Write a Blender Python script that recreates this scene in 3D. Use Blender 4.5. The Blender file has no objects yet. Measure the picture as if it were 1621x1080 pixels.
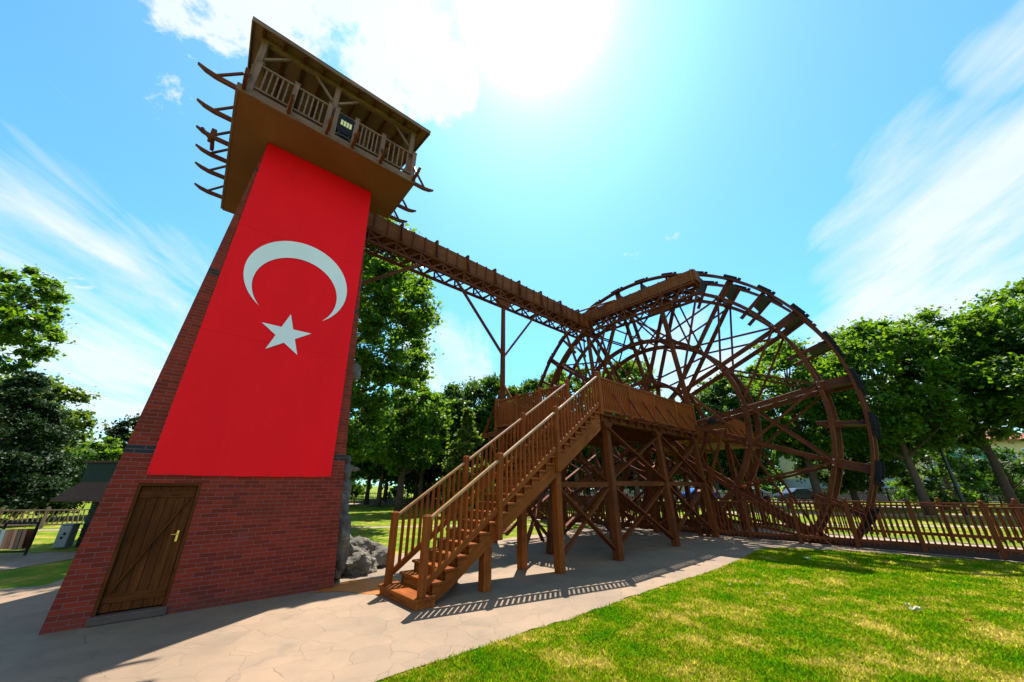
import bpy, math, random
import numpy as np
from mathutils import Vector, Matrix
R = math.radians
random.seed(7)
scene = bpy.context.scene
COL = scene.collection

# ------------------------------------------------------------------ camera
cam_d = bpy.data.cameras.new("camera")
cam = bpy.data.objects.new("camera", cam_d)
COL.objects.link(cam)
cam.location = (0, 0, 1.7)
cam.rotation_euler = (R(90 + 21.8), 0, 0)
cam_d.sensor_width = 36
cam_d.lens = 12.703
cam_d.clip_start = 0.05
cam_d.clip_end = 3000
scene.camera = cam
scene.render.resolution_x, scene.render.resolution_y = 1024, 682

# ------------------------------------------------------------------ sun and sky
SUN = Vector((0.05, 0.46, 1.0)).normalized()
sun_d = bpy.data.lights.new("sun", 'SUN')
sun_d.energy = 5.0
sun_d.angle = R(0.5)
sun_d.color = (1.0, 0.93, 0.82)
sun = bpy.data.objects.new("sun", sun_d)
COL.objects.link(sun)
sun.rotation_euler = SUN.to_track_quat('Z', 'Y').to_euler()
sun.location = (0, 0, 40)

world = bpy.data.worlds.new("World")
scene.world = world
world.use_nodes = True
wn, wl = world.node_tree.nodes, world.node_tree.links
wn.clear()
def wnode(t, **k):
    n = wn.new(t)
    for a, v in k.items(): setattr(n, a, v)
    return n
def wmath(op, a, b=None, c=None, clamp=False):
    n = wnode('ShaderNodeMath', operation=op, use_clamp=clamp)
    for i, x in enumerate((a, b, c)):
        if x is None: continue
        if isinstance(x, (int, float)): n.inputs[i].default_value = x
        else: wl.new(x, n.inputs[i])
    return n.outputs[0]
sky = wnode('ShaderNodeTexSky', sky_type='NISHITA', sun_disc=False)
sky.sun_elevation = math.asin(SUN.z)
sky.sun_rotation = math.atan2(SUN.x, SUN.y)
sky.air_density = 1.0; sky.dust_density = 0.6; sky.ozone_density = 1.2
tcw = wnode('ShaderNodeTexCoord')
DIR = tcw.outputs['Generated']
nrm = wnode('ShaderNodeVectorMath', operation='NORMALIZE'); wl.new(DIR, nrm.inputs[0]); DIR = nrm.outputs[0]
sep = wnode('ShaderNodeSeparateXYZ'); wl.new(DIR, sep.inputs[0])
den = wmath('ADD', sep.outputs[2], 0.25)
px_ = wmath('DIVIDE', sep.outputs[0], den); py_ = wmath('DIVIDE', sep.outputs[1], den)
comb = wnode('ShaderNodeCombineXYZ'); wl.new(px_, comb.inputs[0]); wl.new(py_, comb.inputs[1])
def wnoise(scale, detail, rough, vec, dist=0.0):
    n = wnode('ShaderNodeTexNoise'); n.inputs['Scale'].default_value = scale
    n.inputs['Detail'].default_value = detail; n.inputs['Roughness'].default_value = rough
    n.inputs['Distortion'].default_value = dist
    wl.new(vec, n.inputs['Vector']); return n.outputs[0]
def blob(d, inner, outer, gain):
    # smooth patch of sky around one direction (angles in degrees)
    v = Vector(d).normalized()
    n = wnode('ShaderNodeVectorMath', operation='DOT_PRODUCT'); wl.new(DIR, n.inputs[0]); n.inputs[1].default_value = v
    m = wnode('ShaderNodeMapRange', interpolation_type='SMOOTHSTEP')
    wl.new(n.outputs['Value'], m.inputs[0])
    m.inputs[1].default_value = math.cos(R(outer)); m.inputs[2].default_value = math.cos(R(inner))
    m.inputs[3].default_value = 0; m.inputs[4].default_value = gain
    return m.outputs[0]
n1 = wnoise(3.4, 12, 0.66, comb.outputs[0], 0.3)
mpn = wnode('ShaderNodeMapping'); wl.new(comb.outputs[0], mpn.inputs[0])
mpn.inputs['Rotation'].default_value = (0, 0, R(6)); mpn.inputs['Scale'].default_value = (2.6, 0.7, 1)
n2 = wnoise(2.0, 10, 0.62, mpn.outputs[0], 0.4)
# heaped cloud beside the sun
b = blob((-.577, .591, 1.215), 2, 11, 0.60)
for d, i, o, g in (((-.367, .617, 1.15), 2, 12, 0.64), ((-.25, .655, 1.06), 1, 8, 0.62), ((-.19, .64, 1.02), 1, 6.5, 0.62), ((-.75, .50, 1.35), 2, 13, 0.5), ((-.42, .45, 1.35), 3, 14, 0.6)):
    b = wmath('MAXIMUM', b, blob(d, i, o, g))
heap = wmath('MULTIPLY', wmath('SUBTRACT', wmath('ADD', wmath('MULTIPLY', wmath('SUBTRACT', n1, 0.5), 2.1), b), 0.30), 6.0, clamp=True)
# long veils low on the right and the left
b2 = blob((1.293, .792, .712), 3, 15, 0.62)
for d, i, o, g in (((1.118, .87, .517), 1, 11, 0.60), ((1.5, .78, .80), 2, 13, 0.62), ((1.35, .85, .50), 4, 17, 0.58), ((1.2, .95, .33), 3, 15, 0.55), ((1.38, .642, 1.085), 1, 5, 0.5), ((1.5, .60, 1.10), 1, 7, 0.5),
                   ((-1.207, .883, .484), 2, 12, 0.46), ((-1.45, .80, .60), 2, 13, 0.46), ((-.98, .837, .50), 1, 10, 0.36), ((-1.155, .993, .209), 3, 15, 0.62), ((-1.4, .95, .15), 3, 16, 0.62),
                   ((-.193, .954, .306), 2, 12, 0.55), ((.5, .95, .2), 2, 16, 0.6)):
    b2 = wmath('MAXIMUM', b2, blob(d, i, o, g))
veil = wmath('MULTIPLY', wmath('SUBTRACT', wmath('ADD', wmath('MULTIPLY', wmath('SUBTRACT', n2, 0.5), 1.5), b2), 0.20), 1.8, clamp=True)
# unseen bright cloud added behind the camera to fill the shaded faces
fill_cloud = blob((0.1, -1.0, 0.22), 14, 58, 1.0)
fill_mask = wmath('MULTIPLY', wmath('ADD', wmath('MULTIPLY', n1, 1.0), wmath('SUBTRACT', fill_cloud, 0.62)), 2.2, clamp=True)
fill_mask = wmath('MULTIPLY', fill_mask, fill_cloud)
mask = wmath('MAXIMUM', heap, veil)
mask = wmath('MINIMUM', wmath('MAXIMUM', mask, fill_mask), 0.90)
tint = wnode('ShaderNodeMix', data_type='RGBA', blend_type='MULTIPLY'); tint.inputs[0].default_value = 1.0
wl.new(sky.outputs[0], tint.inputs[6]); tint.inputs[7].default_value = (0.84, 1.72, 1.88, 1)
shade = wnoise(6.0, 6, 0.6, comb.outputs[0])
cmix = wnode('ShaderNodeMix', data_type='RGBA'); wl.new(shade, cmix.inputs[0])
cmix.inputs[6].default_value = (5.4, 6.4, 7.0, 1); cmix.inputs[7].default_value = (7.6, 7.8, 7.8, 1)
bri = wnode('ShaderNodeVectorMath', operation='SCALE'); wl.new(cmix.outputs[2], bri.inputs[0]); wl.new(wmath('ADD', 1.0, wmath('MULTIPLY', fill_cloud, 0.55)), bri.inputs['Scale'])
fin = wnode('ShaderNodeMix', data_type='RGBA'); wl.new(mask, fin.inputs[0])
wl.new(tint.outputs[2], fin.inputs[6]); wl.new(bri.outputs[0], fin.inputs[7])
# brightness of the air round the sun
dn = wnode('ShaderNodeVectorMath', operation='DOT_PRODUCT'); wl.new(DIR, dn.inputs[0]); dn.inputs[1].default_value = SUN
g0 = wmath('MAXIMUM', dn.outputs['Value'], 0.0)
glow = wmath('ADD', wmath('MULTIPLY', wmath('POWER', g0, 230.0), 20.0), wmath('MULTIPLY', wmath('POWER', g0, 5.0), 0.75))
gc = wnode('ShaderNodeVectorMath', operation='SCALE'); gc.inputs[0].default_value = (1.0, 0.78, 1.0); wl.new(glow, gc.inputs['Scale'])
addc = wnode('ShaderNodeMix', data_type='RGBA', blend_type='ADD'); addc.inputs[0].default_value = 1.0
wl.new(fin.outputs[2], addc.inputs[6]); wl.new(gc.outputs[0], addc.inputs[7])
bgn = wnode('ShaderNodeBackground'); bgn.inputs[1].default_value = 0.0585
wl.new(addc.outputs[2], bgn.inputs[0])
wo = wnode('ShaderNodeOutputWorld'); wl.new(bgn.outputs[0], wo.inputs[0])

vs = scene.view_settings
vs.view_transform = 'Standard'; vs.look = 'None'; vs.gamma = 1.0; vs.use_curve_mapping = False
vs.exposure = 1.3

# ------------------------------------------------------------------ materials
def mat_new(name):
    m = bpy.data.materials.new(name); m.use_nodes = True
    nt = m.node_tree; b = nt.nodes['Principled BSDF']
    return m, nt, b
def nd(nt, t, **k):
    n = nt.nodes.new(t)
    for a, v in k.items(): setattr(n, a, v)
    return n
def noise(nt, vec, scale, detail=4, rough=0.55, dist=0.0):
    n = nd(nt, 'ShaderNodeTexNoise'); n.inputs['Scale'].default_value = scale
    n.inputs['Detail'].default_value = detail; n.inputs['Roughness'].default_value = rough; n.inputs['Distortion'].default_value = dist
    if vec is not None: nt.links.new(vec, n.inputs['Vector'])
    return n.outputs[0]
def ramp(nt, fac, stops):
    n = nd(nt, 'ShaderNodeValToRGB'); cr = n.color_ramp
    while len(cr.elements) < len(stops): cr.elements.new(0.5)
    for e, (p, c) in zip(cr.elements, stops):
        e.position = p; e.color = tuple(c) + (1,) if len(c) == 3 else c
    nt.links.new(fac, n.inputs[0]); return n.outputs[0]
def mixc(nt, fac, a, b, mode='MIX'):
    n = nd(nt, 'ShaderNodeMix', data_type='RGBA', blend_type=mode)
    for i, x in ((0, fac), (6, a), (7, b)):
        if isinstance(x, (int, float)): n.inputs[i].default_value = x
        elif isinstance(x, tuple): n.inputs[i].default_value = x if len(x) == 4 else x + (1,)
        else: nt.links.new(x, n.inputs[i])
    return n.outputs[2]
def mth(nt, op, a, b=None, clamp=False):
    n = nd(nt, 'ShaderNodeMath', operation=op, use_clamp=clamp)
    for i, x in enumerate((a, b)):
        if x is None: continue
        if isinstance(x, (int, float)): n.inputs[i].default_value = x
        else: nt.links.new(x, n.inputs[i])
    return n.outputs[0]
def mapping(nt, vec, scale, rot=(0, 0, 0)):
    n = nd(nt, 'ShaderNodeMapping'); nt.links.new(vec, n.inputs[0])
    n.inputs['Scale'].default_value = scale; n.inputs['Rotation'].default_value = rot
    return n.outputs[0]
def bump(nt, b, h, strength, dist=0.01):
    n = nd(nt, 'ShaderNodeBump'); n.inputs['Strength'].default_value = strength; n.inputs['Distance'].default_value = dist
    nt.links.new(h, n.inputs['Height']); nt.links.new(n.outputs[0], b.inputs['Normal'])

def wood(name, light, mid, dark, rough=0.55, seams=None, spec=0.09):
    m, nt, b = mat_new(name)
    uv = nd(nt, 'ShaderNodeUVMap').outputs[0]
    gr = noise(nt, mapping(nt, uv, (1.4, 34, 1)), 1.0, 6, 0.6, 0.6)
    big = noise(nt, mapping(nt, uv, (1.1, 2.2, 1)), 1.0, 3)
    c = ramp(nt, gr, [(0.28, dark), (0.5, mid), (0.74, light)])
    c = mixc(nt, mth(nt, 'MULTIPLY', mth(nt, 'SUBTRACT', big, 0.38, True), 2.2, True), c, tuple(x * 0.62 for x in mid))
    kn = nd(nt, 'ShaderNodeTexVoronoi'); kn.inputs['Scale'].default_value = 1.0
    nt.links.new(mapping(nt, uv, (1.6, 9, 1)), kn.inputs['Vector'])
    c = mixc(nt, mth(nt, 'LESS_THAN', kn.outputs['Distance'], 0.085), c, tuple(x * 0.3 for x in dark))
    stain = noise(nt, nd(nt, 'ShaderNodeTexCoord').outputs['Object'], 1.3, 7, 0.7)
    c = mixc(nt, mth(nt, 'MULTIPLY', mth(nt, 'SUBTRACT', stain, 0.48, True), 3.0, True), c, tuple(x * 0.6 for x in dark))
    rv = nd(nt, 'ShaderNodeObjectInfo').outputs['Random']
    c = mixc(nt, mth(nt, 'MULTIPLY', rv, 0.38), c, tuple(x * 0.55 for x in mid))
    crk = noise(nt, mapping(nt, uv, (2.5, 90, 1)), 1.0, 3, 0.5)
    c = mixc(nt, mth(nt, 'LESS_THAN', crk, 0.33), c, tuple(x * 0.35 for x in dark))
    h = mth(nt, 'ADD', gr, mth(nt, 'MULTIPLY', mth(nt, 'LESS_THAN', crk, 0.33), -1.0))
    if seams:
        w = nd(nt, 'ShaderNodeTexWave', bands_direction='Y'); w.inputs['Scale'].default_value = seams
        nt.links.new(uv, w.inputs['Vector'])
        s = mth(nt, 'LESS_THAN', w.outputs['Fac'], 0.05)
        c = mixc(nt, s, c, tuple(x * 0.2 for x in dark))
    nt.links.new(c, b.inputs['Base Color'])
    b.inputs['Roughness'].default_value = rough
    b.inputs['Specular IOR Level'].default_value = spec
    bump(nt, b, h, 0.35, 0.004)
    return m
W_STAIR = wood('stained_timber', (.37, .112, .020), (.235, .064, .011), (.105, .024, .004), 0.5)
W_RAIL = wood('sunlit_worn_handrail_timber', (.46, .27, .12), (.34, .175, .065), (.18, .08, .025), 0.34, None, 0.55)  # worn rail, base colour lightened to carry the sun's glint
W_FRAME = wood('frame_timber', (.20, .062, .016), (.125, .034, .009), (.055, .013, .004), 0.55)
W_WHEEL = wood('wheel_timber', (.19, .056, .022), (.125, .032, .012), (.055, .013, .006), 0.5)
W_TROUGH = wood('trough_timber', (.31, .112, .038), (.20, .066, .021), (.09, .027, .009), 0.6, seams=3.2)
W_FENCE = wood('fence_timber', (.20, .062, .018), (.13, .036, .010), (.06, .016, .005), 0.55)
W_OLD = wood('weathered_timber', (.31, .19, .16), (.205, .118, .095), (.10, .052, .038), 0.7)
W_DOOR = wood('door_timber', (.15, .048, .007), (.088, .025, .0035), (.04, .010, .002), 0.6)
W_PALE = wood('grey_rustic_timber', (.33, .24, .16), (.24, .17, .11), (.12, .08, .05), 0.7)

def plain(name, col, rough=0.5, metal=0.0, var=0.25, scale=3.0, bmp=0.0):
    m, nt, b = mat_new(name)
    tc = nd(nt, 'ShaderNodeTexCoord').outputs['Object']
    n = noise(nt, tc, scale, 5, 0.6)
    c = mixc(nt, n, tuple(x * (1 - var) for x in col), tuple(min(1, x * (1 + var)) for x in col))
    nt.links.new(c, b.inputs['Base Color'])
    b.inputs['Roughness'].default_value = rough; b.inputs['Metallic'].default_value = metal
    if rough >= .6: b.inputs['Specular IOR Level'].default_value = .12
    if bmp: bump(nt, b, noise(nt, tc, scale * 8, 4), bmp, 0.01)
    return m
BLACK = plain('black_painted_metal', (.010, .011, .014), 0.7)
DARKSTEEL = plain('dark_steel', (.03, .032, .035), 0.4, 0.6)
SLATE = plain('wet_slate_board', (.026, .028, .032), 0.6, 0, 0.5, 6)
BRASS = plain('brass', (.75, .52, .16), 0.3, 1.0, 0.1)
SOFFIT = plain('plywood_soffit', (.165, .068, .036), 0.75, 0, 0.30, 1.1, 0.15)
ROOFBOARD = plain('roof_boarding', (.19, .11, .07), 0.75, 0, 0.4, 2.5)
ROOFING = plain('bitumen_roofing', (.10, .055, .04), 0.9, 0, 0.3, 2)
CONC = plain('concrete_threshold', (.08, .06, .05), 0.85, 0, 0.35, 5, 0.4)
LENS = plain('floodlight_glass', (.75, .66, .32), 0.15, 0, 0.05)
GREENBOARD = plain('dark_green_boarding', (.008, .018, .013), 0.6, 0, 0.3, 4)
KROOF = plain('brown_shingles', (.055, .033, .024), 0.85, 0, 0.35, 6, 0.3)
CABINET = plain('cabinet_enamel', (.12, .17, .18), 0.5, 0, 0.15, 4)
WHITEPAINT = plain('white_paint', (.72, .72, .70), 0.5, 0, 0.08, 3)

def brick_mat():
    m, nt, b = mat_new('red_brick')
    uv = nd(nt, 'ShaderNodeUVMap').outputs[0]
    br = nd(nt, 'ShaderNodeTexBrick')
    br.offset = 0.5
    nt.links.new(uv, br.inputs['Vector'])
    for k, v in (('Scale', 1.0), ('Mortar Size', 0.0038), ('Mortar Smooth', 0.15), ('Bias', 0.0), ('Brick Width', 0.225), ('Row Height', 0.0615)):
        br.inputs[k].default_value = v
    br.inputs['Color1'].default_value = (.215, .026, .013, 1); br.inputs['Color2'].default_value = (.125, .017, .010, 1)
    br.inputs['Mortar'].default_value = (.14, .082, .078, 1)
    sp = nd(nt, 'ShaderNodeSeparateXYZ'); nt.links.new(uv, sp.inputs[0])
    z = sp.outputs[1]
    bands = None
    for z0 in (2.153, 5.413, 8.18):
        q = mth(nt, 'MULTIPLY', mth(nt, 'GREATER_THAN', z, z0), mth(nt, 'LESS_THAN', z, z0 + 0.123))
        bands = q if bands is None else mth(nt, 'ADD', bands, q)
    notm = mth(nt, 'SUBTRACT', 1.0, br.outputs['Fac'])
    c = mixc(nt, mth(nt, 'MULTIPLY', bands, notm), br.outputs['Color'], (.025, .024, .028))
    st = noise(nt, uv, 1.1, 6, 0.65)
    patch = mth(nt, 'MULTIPLY', mth(nt, 'SUBTRACT', st, 0.5, True), 3.0, True)
    c = mixc(nt, mth(nt, 'MULTIPLY', patch, 0.6), c, (.07, .022, .014))
    # a grey scuff where plaster was rubbed off near the middle of the base
    vd = nd(nt, 'ShaderNodeVectorMath', operation='DISTANCE'); nt.links.new(uv, vd.inputs[0]); vd.inputs[1].default_value = (1.85, 0.93, 0)
    sc = mth(nt, 'MULTIPLY', mth(nt, 'SUBTRACT', 0.17, vd.outputs['Value'], True), mth(nt, 'MULTIPLY', noise(nt, uv, 9, 5, 0.7), 6.0), True)
    c = mixc(nt, mth(nt, 'MULTIPLY', sc, 0.35), c, (.16, .09, .08))
    low = mth(nt, 'MULTIPLY', mth(nt, 'SUBTRACT', 0.28, z, True), mth(nt, 'MULTIPLY', st, 4.2), True)
    c = mixc(nt, mth(nt, 'MULTIPLY', low, 0.7), c, (.06, .035, .03))
    nt.links.new(c, b.inputs['Base Color']); b.inputs['Roughness'].default_value = 0.85; b.inputs['Specular IOR Level'].default_value = 0.12
    hh = mth(nt, 'ADD', notm, mth(nt, 'MULTIPLY', noise(nt, uv, 60, 3), 0.3))
    bump(nt, b, hh, 0.5, 0.006)
    return m
BRICK = brick_mat()

def cloth(name, col, trans=0.0):
    m, nt, b = mat_new(name)
    tc = nd(nt, 'ShaderNodeTexCoord').outputs['Object']
    n = noise(nt, mapping(nt, tc, (1.0, 1.0, 0.35)), 1.6, 4, 0.55)
    c = mixc(nt, n, tuple(x * 0.84 for x in col), tuple(min(1, x * 1.1) for x in col))
    nt.links.new(c, b.inputs['Base Color']); b.inputs['Roughness'].default_value = 0.6
    b.inputs['Specular IOR Level'].default_value = 0.12
    bump(nt, b, noise(nt, mapping(nt, tc, (1.6, 1.6, 0.5)), 1.5, 3), 0.25, 0.05)
    return m
FLAGRED = cloth('banner_red_vinyl', (.78, .003, .009))
FLAGWHITE = cloth('banner_white_vinyl', (.62, .68, .76))

def pavement_mat():
    m, nt, b = mat_new('stamped_concrete')
    tc = nd(nt, 'ShaderNodeTexCoord').outputs['Object']
    wob = nd(nt, 'ShaderNodeTexNoise'); wob.inputs['Scale'].default_value = 3.2; wob.inputs['Detail'].default_value = 5
    nt.links.new(tc, wob.inputs['Vector'])
    add = nd(nt, 'ShaderNodeVectorMath', operation='MULTIPLY_ADD'); nt.links.new(wob.outputs['Color'], add.inputs[0])
    add.inputs[1].default_value = (.22, .22, 0); nt.links.new(tc, add.inputs[2])
    vo = nd(nt, 'ShaderNodeTexVoronoi', feature='DISTANCE_TO_EDGE'); vo.inputs['Scale'].default_value = 2.7; vo.inputs['Randomness'].default_value = 0.95
    nt.links.new(add.outputs[0], vo.inputs['Vector'])
    brk = noise(nt, tc, 2.3, 5, 0.7)
    width = mth(nt, 'MULTIPLY', mth(nt, 'SUBTRACT', brk, 0.37, True), 0.065)
    line = mth(nt, 'MULTIPLY', mth(nt, 'SUBTRACT', width, vo.outputs['Distance'], True), 120.0, True)
    vc = nd(nt, 'ShaderNodeTexVoronoi'); vc.inputs['Scale'].default_value = 2.7; vc.inputs['Randomness'].default_value = 0.95
    nt.links.new(add.outputs[0], vc.inputs['Vector'])
    sv = nd(nt, 'ShaderNodeSeparateXYZ'); nt.links.new(vc.outputs['Color'], sv.inputs[0])
    big = mth(nt, 'ADD', noise(nt, tc, 0.55, 6, 0.62), mth(nt, 'MULTIPLY', mth(nt, 'SUBTRACT', sv.outputs[0], 0.5), 0.09)); fine = noise(nt, tc, 24, 4, 0.7)
    c = ramp(nt, big, [(0.30, (.105, .070, .041)), (0.48, (.165, .108, .060)), (0.68, (.235, .145, .082))])
    c = mixc(nt, mth(nt, 'MULTIPLY', fine, 0.35), c, (.19, .135, .10))
    dirt = mth(nt, 'MULTIPLY', mth(nt, 'SUBTRACT', noise(nt, tc, 1.7, 7, 0.7), 0.57, True), 4.5, True)
    c = mixc(nt, mth(nt, 'MULTIPLY', dirt, 0.8), c, (.085, .068, .048))
    c = mixc(nt, mth(nt, 'MULTIPLY', line, 0.5), c, (.095, .06, .038))
    nt.links.new(c, b.inputs['Base Color']); b.inputs['Roughness'].default_value = 0.75
    h = mth(nt, 'SUBTRACT', mth(nt, 'MULTIPLY', fine, 0.25), line)
    bump(nt, b, h, 0.55, 0.006)
    return m
PAVE = pavement_mat()

GRASS_STOPS = [(0.30, (.056, .150, .002)), (0.45, (.118, .182, .004)), (0.54, (.21, .205, .007)), (0.66, (.43, .31, .09))]
def grass_nodes(nt, tc):
    f = mth(nt, 'ADD', mth(nt, 'MULTIPLY', noise(nt, tc, 1.2, 9, 0.74), 1.5), -0.250)
    near = noise(nt, tc, 0.16, 2)
    f2 = mth(nt, 'ADD', f, mth(nt, 'MULTIPLY', mth(nt, 'SUBTRACT', near, 0.5), 0.25))
    return f2
def ground_mat(name, dry):
    m, nt, b = mat_new(name)
    tc = nd(nt, 'ShaderNodeTexCoord').outputs['Object']
    f = mth(nt, 'ADD', grass_nodes(nt, tc), dry)
    c = ramp(nt, f, GRASS_STOPS)
    fine = noise(nt, tc, 45, 4, 0.8)
    c = mixc(nt, mth(nt, 'MULTIPLY', fine, 0.55), c, (.035, .07, .008))
    nt.links.new(c, b.inputs['Base Color']); b.inputs['Roughness'].default_value = 0.9
    b.inputs['Specular IOR Level'].default_value = 0.1
    bump(nt, b, fine, 0.8, 0.03)
    return m
LAWN = ground_mat('park_lawn', -0.02)

def leaf_mat(name, dark, lightc, trans, tw=0.55, rough=0.45):
    m = bpy.data.materials.new(name); m.use_nodes = True
    nt = m.node_tree; nt.nodes.clear()
    geo = nd(nt, 'ShaderNodeNewGeometry')
    tc = nd(nt, 'ShaderNodeTexCoord').outputs['Object']
    r = geo.outputs['Random Per Island']
    cl = noise(nt, tc, 0.7, 3)
    f = mth(nt, 'ADD', mth(nt, 'MULTIPLY', r, 0.6), mth(nt, 'MULTIPLY', mth(nt, 'SUBTRACT', cl, 0.3), 1.0), True)
    c = mixc(nt, f, dark, lightc)
    ct = mixc(nt, f, tuple(x * 0.75 for x in trans), trans)
    d = nd(nt, 'ShaderNodeBsdfPrincipled'); d.inputs['Roughness'].default_value = rough; d.inputs['Specular IOR Level'].default_value = 0.2
    nt.links.new(c, d.inputs['Base Color'])
    t = nd(nt, 'ShaderNodeBsdfTranslucent'); nt.links.new(ct, t.inputs[0])
    mx = nd(nt, 'ShaderNodeMixShader'); mx.inputs[0].default_value = tw
    nt.links.new(d.outputs[0], mx.inputs[1]); nt.links.new(t.outputs[0], mx.inputs[2])
    o = nd(nt, 'ShaderNodeOutputMaterial'); nt.links.new(mx.outputs[0], o.inputs[0])
    return m
LEAF_PLANE = leaf_mat('plane_tree_leaves', (.013, .055, .006), (.050, .125, .010), (.22, .40, .010), 0.43)
LEAF_DARK = leaf_mat('dark_leaves', (.010, .042, .007), (.034, .090, .010), (.12, .25, .012), 0.38)
LEAF_PINE = leaf_mat('pine_needles', (.010, .030, .010), (.024, .055, .014), (.03, .07, .012), 0.2, 0.6)
LEAF_LIGHT = leaf_mat('yellow_green_leaves', (.040, .085, .012), (.075, .135, .018), (.20, .30, .02), 0.42)
BARK = plain('bark', (.085, .062, .045), 0.9, 0, 0.5, 5, 0.8)

def blade_mat():
    m = bpy.data.materials.new('grass_blades'); m.use_nodes = True
    nt = m.node_tree; nt.nodes.clear()
    geo = nd(nt, 'ShaderNodeNewGeometry'); tc = nd(nt, 'ShaderNodeTexCoord').outputs['Object']
    f = mth(nt, 'ADD', grass_nodes(nt, tc), mth(nt, 'MULTIPLY', mth(nt, 'SUBTRACT', geo.outputs['Random Per Island'], 0.5), 0.14))
    f = mth(nt, 'ADD', f, -0.01)
    c = ramp(nt, f, GRASS_STOPS)
    d = nd(nt, 'ShaderNodeBsdfDiffuse'); nt.links.new(c, d.inputs[0])
    t = nd(nt, 'ShaderNodeBsdfTranslucent'); nt.links.new(mixc(nt, 1.0, c, (1.45, 1.75, 1.0), 'MULTIPLY'), t.inputs[0])
    mx = nd(nt, 'ShaderNodeMixShader'); mx.inputs[0].default_value = 0.5
    nt.links.new(d.outputs[0], mx.inputs[1]); nt.links.new(t.outputs[0], mx.inputs[2])
    o = nd(nt, 'ShaderNodeOutputMaterial'); nt.links.new(mx.outputs[0], o.inputs[0])
    return m
BLADES = blade_mat()

def rock_mat():
    m, nt, b = mat_new('artificial_rock')
    tc = nd(nt, 'ShaderNodeTexCoord').outputs['Object']
    n = noise(nt, tc, 2.2, 8, 0.7); n2 = noise(nt, tc, 9, 6, 0.7)
    c = ramp(nt, n, [(0.3, (.06, .052, .042)), (0.5, (.155, .132, .10)), (0.7, (.31, .26, .175))])
    c = mixc(nt, mth(nt, 'MULTIPLY', n2, 0.5), c, (.09, .08, .07))
    nt.links.new(c, b.inputs['Base Color']); b.inputs['Roughness'].default_value = 0.9
    bump(nt, b, mth(nt, 'ADD', n, n2), 0.9, 0.08)
    return m
ROCK = rock_mat()

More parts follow.
